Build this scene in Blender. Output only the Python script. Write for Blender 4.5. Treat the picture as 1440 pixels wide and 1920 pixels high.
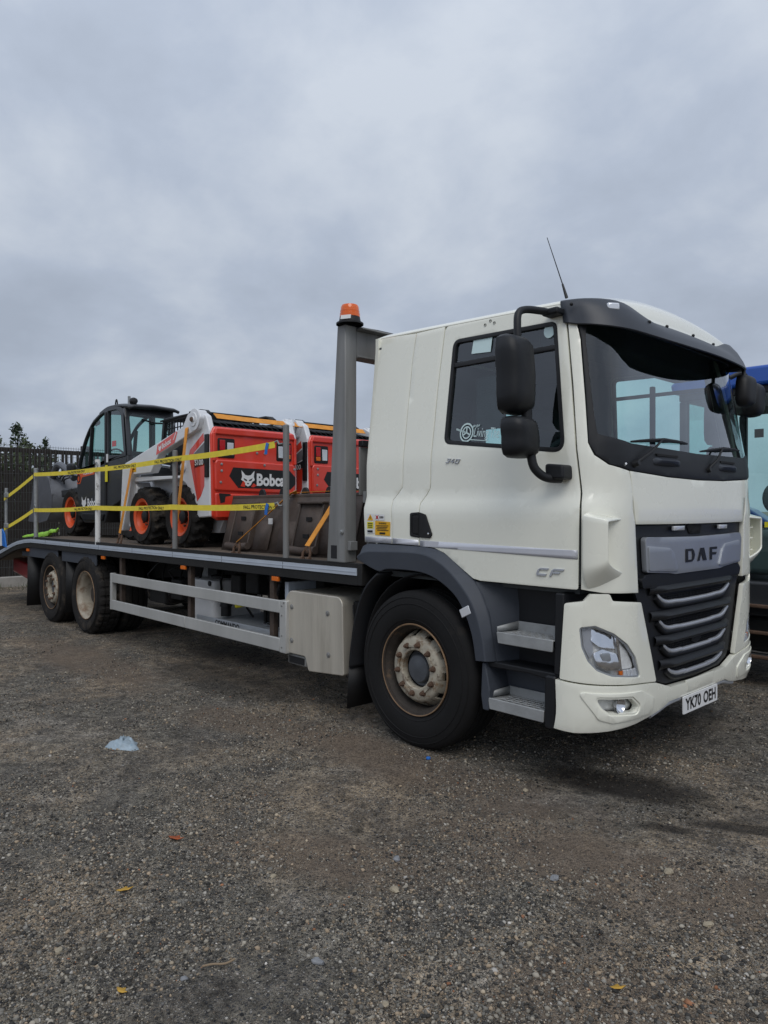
import bpy, bmesh, math, random
import numpy as np
from mathutils import Vector, Matrix
R = math.radians
for o in list(bpy.data.objects): bpy.data.objects.remove(o)
SC = bpy.context.scene
COL = SC.collection
random.seed(7)
RNG = np.random.default_rng(11)

# ------------------------------------------------------------------ camera
cd = bpy.data.cameras.new('camera'); cam = bpy.data.objects.new('camera', cd); COL.objects.link(cam)
cam.location = (3.40, -3.45, 1.60)
cam.rotation_euler = (R(90), 0, R(47))
cd.sensor_fit = 'HORIZONTAL'; cd.sensor_width = 36.0; cd.lens = 36.0 * 1331 / 1440
cd.shift_y = -2 / 1440
cd.clip_start = 0.05; cd.clip_end = 3000
SC.camera = cam

# ------------------------------------------------------------------ sky, sun, exposure
SUN_EL, SUN_AZ = 50, 38           # azimuth measured from +X towards -Y
w = bpy.data.worlds.new('World'); SC.world = w; w.use_nodes = True
nt = w.node_tree; N = nt.nodes; K = nt.links; N.clear()
def nd(t, **kw):
    n = N.new(t)
    for k, v in kw.items(): setattr(n, k, v)
    return n
out = nd('ShaderNodeOutputWorld'); bg = nd('ShaderNodeBackground'); K.new(bg.outputs[0], out.inputs[0])
sky = nd('ShaderNodeTexSky'); sky.sky_type = 'NISHITA'; sky.sun_disc = False
sky.sun_elevation = R(SUN_EL); sky.sun_rotation = R(90 + SUN_AZ)
sky.air_density = 1.0; sky.dust_density = 3.0
skm = nd('ShaderNodeVectorMath', operation='SCALE'); skm.inputs[3].default_value = 0.07
K.new(sky.outputs[0], skm.inputs[0])
tc = nd('ShaderNodeTexCoord'); sep = nd('ShaderNodeSeparateXYZ'); K.new(tc.outputs['Generated'], sep.inputs[0])
def mth(op, a, b=None, c=None):
    m = nd('ShaderNodeMath', operation=op)
    for i, q in enumerate((a, b, c)):
        if q is None: continue
        if isinstance(q, (int, float)): m.inputs[i].default_value = q
        else: K.new(q, m.inputs[i])
    return m.outputs[0]
zc = mth('MAXIMUM', sep.outputs[2], 0.0)
den = mth('ADD', zc, 0.42)
cmb = nd('ShaderNodeCombineXYZ')
K.new(mth('DIVIDE', sep.outputs[0], den), cmb.inputs[0]); K.new(mth('DIVIDE', sep.outputs[1], den), cmb.inputs[1])
def noise(scale, detail, rough, dist=0.0, off=0.0):
    n = nd('ShaderNodeTexNoise'); n.inputs['Scale'].default_value = scale; n.inputs['Detail'].default_value = detail
    n.inputs['Roughness'].default_value = rough; n.inputs['Distortion'].default_value = dist
    mp = nd('ShaderNodeMapping'); mp.inputs[1].default_value = (off, off * .7, off * .3)
    K.new(cmb.outputs[0], mp.inputs[0]); K.new(mp.outputs[0], n.inputs[0]); return n.outputs[0]
n1 = noise(1.25, 5, .55, .2, 3.1); n2 = noise(3.6, 6, .56, .15, 8.4)
cl = mth('ADD', mth('MULTIPLY', n1, .52), mth('MULTIPLY', n2, .48))
rmp = nd('ShaderNodeValToRGB'); K.new(cl, rmp.inputs[0])
e = rmp.color_ramp; e.elements[0].position = .39; e.elements[0].color = (.400, .455, .550, 1)
e.elements[1].position = .62; e.elements[1].color = (.595, .650, .735, 1)
m_ = e.elements.new(.50); m_.color = (.465, .527, .635, 1)
# overcast luminance rises from the horizon to the zenith
gr = mth('ADD', mth('MULTIPLY', mth('POWER', zc, 1.4), .50), .90)
gs = nd('ShaderNodeVectorMath', operation='SCALE'); K.new(rmp.outputs[0], gs.inputs[0]); K.new(gr, gs.inputs[3])
mx = nd('ShaderNodeMix', data_type='RGBA'); mx.inputs[0].default_value = .93
K.new(skm.outputs[0], mx.inputs[6]); K.new(gs.outputs[0], mx.inputs[7])
K.new(mx.outputs[2], bg.inputs[0]); bg.inputs[1].default_value = 1.0
sd = bpy.data.lights.new('sun', 'SUN'); sun = bpy.data.objects.new('sun', sd); COL.objects.link(sun)
sd.energy = 1.05; sd.angle = R(35); sd.color = (1.0, .965, .91)
dv = Vector((math.cos(R(SUN_EL)) * math.cos(R(-SUN_AZ)), math.cos(R(SUN_EL)) * math.sin(R(-SUN_AZ)), math.sin(R(SUN_EL))))
sun.rotation_euler = dv.to_track_quat('Z', 'Y').to_euler()
SC.view_settings.view_transform = 'Standard'; SC.view_settings.look = 'None'
SC.view_settings.exposure = 0.0; SC.view_settings.gamma = 1.0
SC.render.resolution_x = 768; SC.render.resolution_y = 1024

# ------------------------------------------------------------------ helpers
def new_empty(name, loc=(0, 0, 0), rz=0, parent=None):
    o = bpy.data.objects.new(name, None); COL.objects.link(o); o.location = loc; o.rotation_euler = (0, 0, rz)
    o.empty_display_size = .1; o.parent = parent; return o
def tag(o, label=None, cat=None, group=None, kind=None):
    if label: o['label'] = label
    if cat: o['category'] = cat
    if group: o['group'] = group
    if kind: o['kind'] = kind
    return o
def copy_tree(o, parent=None):
    c = o.copy(); COL.objects.link(c); c.parent = parent
    for ch in list(o.children): copy_tree(ch, c)
    return c
def finish(name, me, m, parent=None, bevel=0, seg=2, smooth=35, solid=0, recalc=True):
    if recalc:
        bm = bmesh.new(); bm.from_mesh(me); bmesh.ops.recalc_face_normals(bm, faces=bm.faces); bm.to_mesh(me); bm.free()
    me.polygons.foreach_set('use_smooth', [True] * len(me.polygons))
    if smooth < 180: me.set_sharp_from_angle(angle=R(smooth))
    for q in (m if isinstance(m, (list, tuple)) else [m]): me.materials.append(q)
    o = bpy.data.objects.new(name, me); COL.objects.link(o); o.parent = parent
    if solid:
        s = o.modifiers.new('thickness', 'SOLIDIFY'); s.thickness = solid; s.offset = -1
    if bevel:
        b = o.modifiers.new('edges', 'BEVEL'); b.width = bevel; b.segments = seg; b.limit_method = 'ANGLE'; b.angle_limit = R(40)
    return o
def V3(p): return Vector(p)
class MB:
    def __init__(s): s.v = []; s.f = []; s.mi = []; s.cm = 0
    def mat(s, i): s.cm = i; return s
    def add(s, vs, fs):
        n = len(s.v); s.v += [tuple(p) for p in vs]; s.f += [[i + n for i in f] for f in fs]; s.mi += [s.cm] * len(fs); return s
    def box(s, x0, x1, y0, y1, z0, z1):
        v = [(x, y, z) for x in (x0, x1) for y in (y0, y1) for z in (z0, z1)]
        return s.add(v, [(0, 1, 3, 2), (4, 6, 7, 5), (0, 4, 5, 1), (2, 3, 7, 6), (0, 2, 6, 4), (1, 5, 7, 3)])
    def obox(s, c, size, ax):             # oriented box, ax = 3 axis vectors
        c = V3(c); a, b, d = [V3(q).normalized() * h / 2 for q, h in zip(ax, size)]
        v = [c + a * i + b * j + d * k for i in (-1, 1) for j in (-1, 1) for k in (-1, 1)]
        return s.add(v, [(0, 1, 3, 2), (4, 6, 7, 5), (0, 4, 5, 1), (2, 3, 7, 6), (0, 2, 6, 4), (1, 5, 7, 3)])
    def bar(s, p0, p1, wd, ht, up=(0, 0, 1)):
        p0 = V3(p0); p1 = V3(p1); d = p1 - p0; u = V3(up); a = d.cross(u)
        if a.length < 1e-6: u = Vector((0, 1, 0)); a = d.cross(u)
        a.normalize(); b = a.cross(d).normalized()
        return s.obox((p0 + p1) / 2, (d.length, wd, ht), (d, a, b))
    def tube(s, p0, p1, r0, r1=None, n=14, cap=True):
        r1 = r0 if r1 is None else r1; p0 = V3(p0); p1 = V3(p1); d = (p1 - p0).normalized()
        a = d.orthogonal().normalized(); b = d.cross(a); vs = []
        for p, r in ((p0, r0), (p1, r1)):
            for k in range(n):
                t = 2 * math.pi * k / n; vs.append(p + a * math.cos(t) * r + b * math.sin(t) * r)
        fs = [(k, (k + 1) % n, n + (k + 1) % n, n + k) for k in range(n)]
        if cap: fs += [tuple(range(n))[::-1], tuple(range(n, 2 * n))]
        return s.add(vs, fs)
    def path(s, pts, r, n=8, sx=1.0, sy=1.0, closed=False, ref=None):
        pts = [V3(p) for p in pts]; m = len(pts); vs = []; a = None
        for i, p in enumerate(pts):
            if closed: d = pts[(i + 1) % m] - pts[i - 1]
            else: d = pts[min(i + 1, m - 1)] - pts[max(i - 1, 0)]
            d.normalize()
            if ref is not None: a = V3(ref)
            elif a is None: a = d.orthogonal()
            a = (a - d * a.dot(d)).normalized(); b = d.cross(a)
            rr = r[i] if isinstance(r, (list, tuple)) else r
            for k in range(n):
                t = 2 * math.pi * (k + .5) / n; vs.append(p + a * math.cos(t) * rr * sx + b * math.sin(t) * rr * sy)
        fs = []
        for i in range(m if closed else m - 1):
            j = (i + 1) % m
            for k in range(n): fs.append((i * n + k, i * n + (k + 1) % n, j * n + (k + 1) % n, j * n + k))
        if not closed: fs += [tuple(range(n))[::-1], tuple(range((m - 1) * n, m * n))]
        return s.add(vs, fs)
    def band(s, pts, wv, wd, th):         # flat strap: pts polyline, wv width direction(s)
        pts = [V3(p) for p in pts]; m = len(pts); vs = []
        for i, p in enumerate(pts):
            d = (pts[min(i + 1, m - 1)] - pts[max(i - 1, 0)]).normalized()
            a = V3(wv[i] if isinstance(wv, list) else wv); a = (a - d * a.dot(d)).normalized(); b = d.cross(a)
            for x, y in ((-1, -1), (1, -1), (1, 1), (-1, 1)): vs.append(p + a * x * wd / 2 + b * y * th / 2)
        fs = [(i * 4 + k, i * 4 + (k + 1) % 4, i * 4 + 4 + (k + 1) % 4, i * 4 + 4 + k) for i in range(m - 1) for k in range(4)]
        fs += [(3, 2, 1, 0), tuple(range(4 * m - 4, 4 * m))]
        return s.add(vs, fs)
    def lathe(s, prof, c, n=48, ax='y', closed=False, mod=None, cap=False):
        vs = []; m = len(prof)
        for k in range(n):
            t = 2 * math.pi * k / n
            for i, (r, h) in enumerate(prof):
                rr = r + (mod(i, k, r, h) if mod else 0); ca, sa = math.cos(t) * rr, math.sin(t) * rr
                vs.append((c[0] + ca, c[1] + h, c[2] + sa) if ax == 'y' else (c[0] + ca, c[1] + sa, c[2] + h) if ax == 'z' else (c[0] + h, c[1] + ca, c[2] + sa))
        fs = []
        for k in range(n):
            k2 = (k + 1) % n
            for i in range(m if closed else m - 1):
                i2 = (i + 1) % m; fs.append((k * m + i, k * m + i2, k2 * m + i2, k2 * m + i))
        if not closed and cap:
            if prof[0][0] > 1e-5: fs.append(tuple(k * m for k in range(n)))
            if prof[-1][0] > 1e-5: fs.append(tuple(k * m + m - 1 for k in range(n))[::-1])
        return s.add(vs, fs)
    def prism(s, poly, a0, a1, ax='y'):
        n = len(poly); f = {'y': lambda p, a: (p[0], a, p[1]), 'x': lambda p, a: (a, p[0], p[1]), 'z': lambda p, a: (p[0], p[1], a)}[ax]
        vs = [f(p, a0) for p in poly] + [f(p, a1) for p in poly]
        fs = [(k, (k + 1) % n, n + (k + 1) % n, n + k) for k in range(n)] + [tuple(range(n))[::-1], tuple(range(n, 2 * n))]
        return s.add(vs, fs)
    def loft(s, rows, close=False, cap=False):
        n = len(rows[0]); vs = [p for r in rows for p in r]; fs = []
        for i in range(len(rows) - 1):
            for k in range(n if close else n - 1):
                fs.append((i * n + k, i * n + (k + 1) % n, (i + 1) * n + (k + 1) % n, (i + 1) * n + k))
        if cap: fs += [tuple(range(n))[::-1], tuple(range((len(rows) - 1) * n, len(rows) * n))]
        return s.add(vs, fs)
    def ball(s, c, r, n=14, m=9):
        rx, ry, rz = (r, r, r) if isinstance(r, (int, float)) else r; vs = []; fs = []
        for i in range(1, m):
            p = math.pi * i / m
            for k in range(n):
                t = 2 * math.pi * k / n; vs.append((c[0] + rx * math.sin(p) * math.cos(t), c[1] + ry * math.sin(p) * math.sin(t), c[2] + rz * math.cos(p)))
        for i in range(m - 2):
            for k in range(n): fs.append((i * n + k, i * n + (k + 1) % n, (i + 1) * n + (k + 1) % n, (i + 1) * n + k))
        vs += [(c[0], c[1], c[2] + rz), (c[0], c[1], c[2] - rz)]; a = len(vs) - 2
        fs += [(a, (k + 1) % n, k) for k in range(n)] + [(a + 1, (m - 2) * n + k, (m - 2) * n + (k + 1) % n) for k in range(n)]
        return s.add(vs, fs)
    def rbox(s, x0, x1, y0, y1, z0, z1, r=.03):   # box with rounded vertical plan corners
        pl = rpoly([(x0, y0), (x1, y0), (x1, y1), (x0, y1)], r); return s.prism(pl, z0, z1, 'z')
    def xform(s, M, start=0):
        s.v[start:] = [tuple(M @ V3(p)) for p in s.v[start:]]; return s
    def build(s, name, m, parent=None, bevel=0, seg=2, smooth=35, solid=0):
        me = bpy.data.meshes.new(name); me.from_pydata(s.v, [], s.f)
        if isinstance(m, (list, tuple)): me.polygons.foreach_set('material_index', s.mi)
        return finish(name, me, m, parent, bevel, seg, smooth, solid)
def B(*a): return MB().box(*a)
def rpoly(pts, r, n=5):
    o = []; m = len(pts)
    for i, p in enumerate(pts):
        rr = r[i] if isinstance(r, (list, tuple)) else r
        p = Vector(p[:2]); a = Vector(pts[i - 1][:2]) - p; b = Vector(pts[(i + 1) % m][:2]) - p
        if rr <= 0: o.append(tuple(p)); continue
        an = a.angle(b)
        if abs(an - math.pi) < .05: o.append(tuple(p)); continue
        d = min(rr / math.tan(an / 2), a.length * .48, b.length * .48)
        q0 = p + a.normalized() * d; q1 = p + b.normalized() * d
        for k in range(n + 1):
            t = k / n; o.append(tuple(q0 * (1 - t) ** 2 + p * 2 * t * (1 - t) + q1 * t * t))
    return o
def inset(poly, d):
    P = [Vector(p) for p in poly]; n = len(P); A = sum(P[i].x * P[(i + 1) % n].y - P[(i + 1) % n].x * P[i].y for i in range(n)); sg = 1 if A > 0 else -1; o = []
    for i in range(n):
        e0 = (P[i] - P[i - 1]).normalized(); e1 = (P[(i + 1) % n] - P[i]).normalized()
        n0 = Vector((-e0.y, e0.x)) * sg; n1 = Vector((-e1.y, e1.x)) * sg; b = n0 + n1; k = max(.35, 1 + n0.dot(n1))
        o.append(tuple(P[i] + b * d / k))
    return o
def smooth_curve(pts, n=6):
    P = [np.array(p, float) for p in pts]; o = []
    for i in range(len(P) - 1):
        p0 = P[max(i - 1, 0)]; p1 = P[i]; p2 = P[i + 1]; p3 = P[min(i + 2, len(P) - 1)]
        for k in range(n):
            t = k / n; o.append(tuple(.5 * (2 * p1 + (p2 - p0) * t + (2 * p0 - 5 * p1 + 4 * p2 - p3) * t * t + (3 * p1 - p0 - 3 * p2 + p3) * t ** 3)))
    o.append(tuple(P[-1])); return o
def patch(name, poly, fn, m, parent, th=.02, holes=(), grid=(.05, .05), off=0.0, bevel=.005, seg=2, mirror=False):
    """a panel cut to a 2-D outline and laid on a curved surface fn(a, b)"""
    bm = bmesh.new(); ed = []
    for lp in [poly] + list(holes):
        vs = [bm.verts.new((a, b, 0)) for a, b in lp]; ed += [bm.edges.new((vs[i], vs[(i + 1) % len(vs)])) for i in range(len(vs))]
    bmesh.ops.triangle_fill(bm, use_beauty=True, use_dissolve=False, edges=ed)
    xs = [p[0] for p in poly]; ys = [p[1] for p in poly]
    for ax, lo, hi, st in ((0, min(xs), max(xs), grid[0]), (1, min(ys), max(ys), grid[1])):
        k = math.floor(lo / st) + 1
        while k * st < hi - 1e-4:
            co = [0, 0, 0]; no = [0, 0, 0]; co[ax] = k * st; no[ax] = 1
            bmesh.ops.bisect_plane(bm, geom=bm.verts[:] + bm.edges[:] + bm.faces[:], dist=1e-5, plane_co=co, plane_no=no); k += 1
    h = 1e-3
    for v in bm.verts:
        a, b = v.co.x, v.co.y; p = V3(fn(a, b)); nn = (V3(fn(a + h, b)) - p).cross(V3(fn(a, b + h)) - p).normalized()
        q = p + nn * off
        if mirror: q.y = 2 * CY - q.y
        v.co = q
    bm.normal_update()
    # orient outward as the analytic normal
    f = max(bm.faces, key=lambda f: f.calc_area()); 
    me = bpy.data.meshes.new(name)
    bmesh.ops.recalc_face_normals(bm, faces=bm.faces); bm.normal_update()
    c = f.calc_center_median(); ref = Vector((.3, CY, c.z if abs(c.y - CY) > .3 or c.x > .9 else 1.5))
    if f.normal.dot(c - ref) < 0: bmesh.ops.reverse_faces(bm, faces=bm.faces)
    bm.to_mesh(me); bm.free()
    return finish(name, me, m, parent, bevel, seg, 50, th, recalc=False)
_txt = {}
def text2d(s, bold=.0, shear=0.0):
    k = (s, bold, shear)
    if k not in _txt:
        c = bpy.data.curves.new('t', 'FONT'); c.body = s; c.offset = bold; c.resolution_u = 3; c.shear = shear; c.fill_mode = 'FRONT'
        o = bpy.data.objects.new('t', c); me = bpy.data.meshes.new_from_object(o)
        v = np.array([q.co[:2] for q in me.vertices]); f = [list(p.vertices) for p in me.polygons]
        bpy.data.objects.remove(o); bpy.data.meshes.remove(me); bpy.data.curves.remove(c)
        v -= v.min(0); _txt[k] = (v, f)
    return _txt[k]
def text_on(name, s, fn, x0, y0, wd, ht, m, parent, bold=0, shear=0, th=0):
    v, f = text2d(s, bold, shear); sc = v.max(0); vv = [fn(x0 + a / sc[0] * wd, y0 + b / sc[1] * ht) for a, b in v]
    me = bpy.data.meshes.new(name); me.from_pydata([tuple(q) for q in vv], [], f)
    return finish(name, me, m, parent, 0, 2, 180, th, recalc=False)
def poly_on(name, polys, fn, m, parent, th=0, bevel=0):
    mb = MB()
    for p in polys: mb.add([fn(*q) for q in p], [tuple(range(len(p)))])
    me = bpy.data.meshes.new(name); me.from_pydata(mb.v, [], mb.f)
    return finish(name, me, m, parent, bevel, 2, 180, th, recalc=False)
def plane(o, ax, ay):
    o = V3(o); ax = V3(ax); ay = V3(ay); return lambda a, b: tuple(o + ax * a + ay * b)

# ------------------------------------------------------------------ materials
MT = {}
def mat(name, col, rough=.5, metal=0.0, var=.0, vs=4.0, bump=0.0, bs=60.0, dirt=None, coat=0.0, streak=False, rv=.0, spec=.5):
    m = bpy.data.materials.new(name); m.use_nodes = True; t = m.node_tree; b = t.nodes['Principled BSDF']; L = t.links
    b.inputs['Base Color'].default_value = (*col, 1); b.inputs['Roughness'].default_value = rough; b.inputs['Metallic'].default_value = metal
    b.inputs['Coat Weight'].default_value = coat; b.inputs['Coat Roughness'].default_value = .06; b.inputs['Specular IOR Level'].default_value = spec
    MT[name] = m
    tcn = t.nodes.new('ShaderNodeTexCoord'); src = tcn.outputs['Object']
    if streak:
        mp = t.nodes.new('ShaderNodeMapping'); mp.inputs[3].default_value = (1, 1, .12) if streak == 'v' else (.1, 1, 1); L.new(src, mp.inputs[0]); src = mp.outputs[0]
    def ns(sc, det=6, ro=.6):
        n = t.nodes.new('ShaderNodeTexNoise'); n.inputs['Scale'].default_value = sc; n.inputs['Detail'].default_value = det; n.inputs['Roughness'].default_value = ro; L.new(src, n.inputs[0]); return n.outputs[0]
    def mr(x, a, b_, c, d):
        n = t.nodes.new('ShaderNodeMapRange'); n.inputs[1].default_value = a; n.inputs[2].default_value = b_; n.inputs[3].default_value = c; n.inputs[4].default_value = d; L.new(x, n.inputs[0]); return n.outputs[0]
    cur = None
    if var:
        g = mr(ns(vs), .3, .7, 1 - var, 1 + var); q = t.nodes.new('ShaderNodeVectorMath'); q.operation = 'SCALE'; q.inputs[0].default_value = col; L.new(g, q.inputs[3]); cur = q.outputs[0]
    for dc in ([dirt] if dirt and not isinstance(dirt, list) else dirt or []):
        dcol, amt, dsc = dc[:3]; f = mr(ns(dsc, 8, .68), .72 - amt * .5, .86 - amt * .5, 0, dc[3] if len(dc) > 3 else .9)
        x = t.nodes.new('ShaderNodeMix'); x.data_type = 'RGBA'; L.new(f, x.inputs[0])
        if cur: L.new(cur, x.inputs[6])
        else: x.inputs[6].default_value = (*col, 1)
        x.inputs[7].default_value = (*dcol, 1); cur = x.outputs[2]
        if metal > .3: L.new(mr(f, 0, 1, metal, .1), b.inputs['Metallic'])
    if cur: L.new(cur, b.inputs['Base Color'])
    if rv: L.new(mr(ns(vs * 2.3), .3, .7, rough - rv, rough + rv), b.inputs['Roughness'])
    if bump:
        bn = t.nodes.new('ShaderNodeBump'); bn.inputs['Strength'].default_value = bump; bn.inputs['Distance'].default_value = .01; L.new(ns(bs), bn.inputs['Height']); L.new(bn.outputs[0], b.inputs['Normal'])
    return m
def glassmat(name, tint, refl=1.0, rough=.0):
    m = bpy.data.materials.new(name); m.use_nodes = True; t = m.node_tree; L = t.links; t.nodes.clear()
    o = t.nodes.new('ShaderNodeOutputMaterial'); tr = t.nodes.new('ShaderNodeBsdfTransparent'); tr.inputs[0].default_value = (*tint, 1)
    gl = t.nodes.new('ShaderNodeBsdfGlossy'); gl.inputs[0].default_value = (.95, .97, 1, 1); gl.inputs[1].default_value = rough
    fr = t.nodes.new('ShaderNodeFresnel'); gm_ = t.nodes.new('ShaderNodeNewGeometry'); ir = t.nodes.new('ShaderNodeMapRange'); ir.inputs[3].default_value = 1.52; ir.inputs[4].default_value = 1 / 1.52; L.new(gm_.outputs['Backfacing'], ir.inputs[0]); L.new(ir.outputs[0], fr.inputs[0])   # a thin pane reflects alike from both sides
    mu = t.nodes.new('ShaderNodeMath'); mu.operation = 'MULTIPLY'; mu.inputs[1].default_value = refl; mu.use_clamp = True; L.new(fr.outputs[0], mu.inputs[0])
    mx = t.nodes.new('ShaderNodeMixShader'); L.new(mu.outputs[0], mx.inputs[0]); L.new(tr.outputs[0], mx.inputs[1]); L.new(gl.outputs[0], mx.inputs[2]); L.new(mx.outputs[0], o.inputs[0])
    MT[name] = m; return m
mat('paint', (.90, .895, .785), .28, 0, .02, 1.2, 0, 60, [((.55, .50, .42), .16, 2.2, .28), ((.42, .37, .30), .10, 9.0, .14)], coat=1.0, rv=.05)
mat('visor_plastic', (.032, .037, .048), .45, 0, .08, 3, .04, 350)
mat('grey_plastic', (.050, .058, .074), .55, 0, .10, 3, .12, 350, [((.16, .14, .12), .16, 3.0, .35)])
mat('dark_plastic', (.0095, .0105, .013), .50, 0, .12, 4, .08, 350, [((.06, .05, .042), .12, 4.0, .3)], spec=.4)
mat('black', (.006, .006, .007), .55, 0, .2, 6, .05, 200)
mat('black_gloss', (.008, .008, .010), .12, 0)
mat('chassis', (.010, .0095, .009), .75, 0, .3, 6, .3, 60, [((.06, .04, .027), .22, 5.0, .6)])
mat('rubber', (.0100, .0097, .0100), .80, 0, .18, 5, .25, 90, [((.075, .060, .045), .22, 3.2, .40)], spec=.3)
mat('rubber_dusty', (.017, .0155, .0145), .86, 0, .22, 7, .35, 60, [((.12, .095, .07), .38, 4.5, .45)], spec=.3)
mat('rim_rusty', (.43, .39, .31), .55, .05, .2, 9, .25, 50, [((.20, .115, .055), .44, 12, .85), ((.08, .045, .028), .38, 20, .85)])
mat('rim_barrel', (.040, .032, .026), .75, .1, .25, 10, .3, 60, [((.16, .10, .055), .30, 9, .7)])
mat('rim_pale', (.40, .36, .29), .6, .1, .2, 7, .2, 50, [((.17, .10, .055), .42, 5, .85)], streak=False)
mat('rust', (.11, .065, .042), .85, 0, .35, 14, .5, 60)
mat('hub_grey', (.080, .088, .100), .5, .1, .15, 10, .1, 60, [((.20, .12, .06), .12, 14, .5)])
mat('galv', (.33, .34, .34), .55, .55, .22, 16, .12, 90, [((.20, .18, .15), .24, 3.0, .45)])
mat('galv_dull', (.24, .24, .235), .66, .35, .25, 7, .2, 50, [((.30, .28, .22), .35, 2.0, .6), ((.12, .09, .06), .18, 6, .6)], streak='v')
mat('alu', (.50, .50, .48), .48, .35, .10, 3, .05, 80, [((.34, .29, .18), .16, 2.2, .5)], streak='v')
mat('stainless', (.60, .56, .48), .40, .45, .14, 8, .12, 60, [((.26, .22, .16), .30, 2.4, .55)], streak='v')
mat('step_alu', (.36, .37, .37), .55, .3, .15, 9, .2, 90, [((.16, .13, .10), .22, 7, .5)])
mat('deck_wood', (.135, .105, .080), .85, 0, .3, 5, .5, 40, [((.055, .045, .038), .38, 2.5, .8)], streak='h')
mat('edge_tape', (.50, .55, .62), .4, .15, .06, 5, .0, 60, [((.24, .20, .17), .16, 5, .6)])
mat('white_chip', (.74, .74, .72), .6, 0, .05, 5, .1, 60, [((.03, .025, .022), .30, 9, 1.0)])
mat('chrome', (.80, .80, .82), .10, 1.0)
mat('silver', (.42, .44, .47), .34, .5, .05, 3)
mat('silver_trim', (.48, .50, .54), .30, .30)
mat('lamp_silver', (.80, .80, .78), .22, .0, .15, 25)
mat('dark_recess', (.006, .006, .007), .8)
mat('amber', (.75, .16, .01), .3); mat('beacon', (.80, .13, .005), .18, 0, coat=.5); mat('red_lens', (.50, .015, .02), .2, coat=.4); mat('clear_lens', (.80, .82, .86), .12, .3)
mat('plate', (.80, .80, .80), .4); mat('ink', (.008, .008, .010), .5); mat('white', (.80, .80, .80), .45, 0, .04, 4)
mat('sticker_yellow', (.80, .42, .01), .45); mat('sticker_lemon', (.80, .70, .03), .45); mat('cyan_print', (.62, .78, .78), .5)
mat('reflective', (.64, .65, .70), .35, .25, .04, 6)
mat('bob_white', (.74, .75, .77), .38, 0, .04, 3, .0, 60, [((.28, .23, .19), .24, 6, .55), ((.12, .09, .07), .12, 14, .6)], coat=.3)
mat('bob_red', (.74, .050, .024), .36, 0, .06, 3, .05, 30, [((.36, .018, .012), .25, 4, .5), ((.10, .04, .03), .10, 9, .7)], coat=.8)
mat('bob_orange', (.70, .10, .025), .45, 0, .08, 6, 0, 60, [((.10, .06, .04), .14, 9, .6)])
mat('charcoal', (.028, .030, .034), .42, 0, .12, 4, .04, 80, coat=.2)
mat('bucket_brown', (.095, .072, .060), .62, .25, .25, 6, .35, 40, [((.17, .15, .14), .25, 7, .6), ((.05, .032, .025), .30, 3.5, .7)])
mat('bucket_grey', (.13, .135, .15), .5, .3, .2, 5, .2, 50, [((.20, .20, .20), .14, 12, .5)])
mat('yellow_web', (.88, .70, .06), .8, 0, .10, 9, .3, 300, [((.30, .24, .06), .20, 6, .5)])
mat('orange_web', (.74, .30, .04), .8, 0, .15, 12, .3, 300, [((.20, .10, .03), .25, 8, .6)])
mat('blue_plastic', (.02, .16, .55), .45); mat('lime', (.34, .66, .07), .7, 0, .2, 14, .4, 40)
mat('tractor_blue', (.010, .085, .42), .28, 0, .05, 3, coat=.5)
mat('seat', (.03, .032, .036), .9, 0, .2, 20, .3, 120); mat('interior', (.085, .095, .100), .8, 0, .1, 6, .1, 120)
mat('fence_steel', (.075, .078, .080), .5, .2); mat('fence_wood', (.026, .021, .017), .85, 0, .35, 5, .4, 30, streak='v')
mat('concrete', (.32, .30, .27), .9, 0, .15, 5, .3, 40); mat('trunk', (.06, .04, .028), .9, 0, .2, 9, .5, 30)
mat('tray_grey', (.50, .53, .56), .5, .2, .1, 5, 0, 60, [((.20, .18, .15), .2, 5, .5)])
mat('green_plate', (.06, .20, .10), .4)
glassmat('screen_glass', (.73, .92, .90), 2.0); glassmat('side_glass', (.71, .92, .91), 2.4); glassmat('lamp_glass', (.96, .97, .98), .9); glassmat('green_glass', (.78, .94, .91), 1.2); glassmat('teal_glass', (.55, .76, .72), 1.2)
M = MT
# ================================================================== setting: ground
_w = [(random.uniform(0, 6.28), random.uniform(0, 6.28), l, a) for l, a in ((3.1, .010), (2.2, .009), (1.3, .006), (.9, .005), (.55, .003), (.42, .003), (.3, .0022), (.22, .0016), (.16, .0012))]
def gz(x, y):
    z = 0 * x
    z = z - .028 * np.exp(-((x - .25) ** 2 / 2.2 + (y - .05) ** 2 / .9))
    for c_, s_ in ((-.75, .22), (-1.02, .10), (-1.95, .20)): z = z - .012 * np.exp(-((y - c_ - .10 * np.sin(x * .9 + c_ * 3)) / s_) ** 2)
    for th, ph, l, a in _w: z = z + a * np.sin((x * math.cos(th) + y * math.sin(th)) * 6.283 / l + ph) * np.sin((x * math.cos(th + 1.3) + y * math.sin(th + 1.3)) * 6.283 / (l * 1.37) + ph * 2)
    return z
n = 330; T = math.asinh(1400 / .6); tt = np.linspace(-T, T, n)
gx = 1.0 + .6 * np.sinh(tt); gy = -1.5 + .6 * np.sinh(tt)
XX, YY = np.meshgrid(gx, gy, indexing='ij'); ZZ = gz(XX, YY)
far = np.clip((np.hypot(XX - 1, YY + 1.5) - 12) / 10, 0, 1); ZZ = ZZ * (1 - far)
vs = np.stack([XX, YY, ZZ], -1).reshape(-1, 3); idx = np.arange(n * n).reshape(n, n)
fs = np.stack([idx[:-1, :-1], idx[1:, :-1], idx[1:, 1:], idx[:-1, 1:]], -1).reshape(-1, 4)
me = bpy.data.meshes.new('ground'); me.from_pydata(vs.tolist(), [], fs.tolist())
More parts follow.
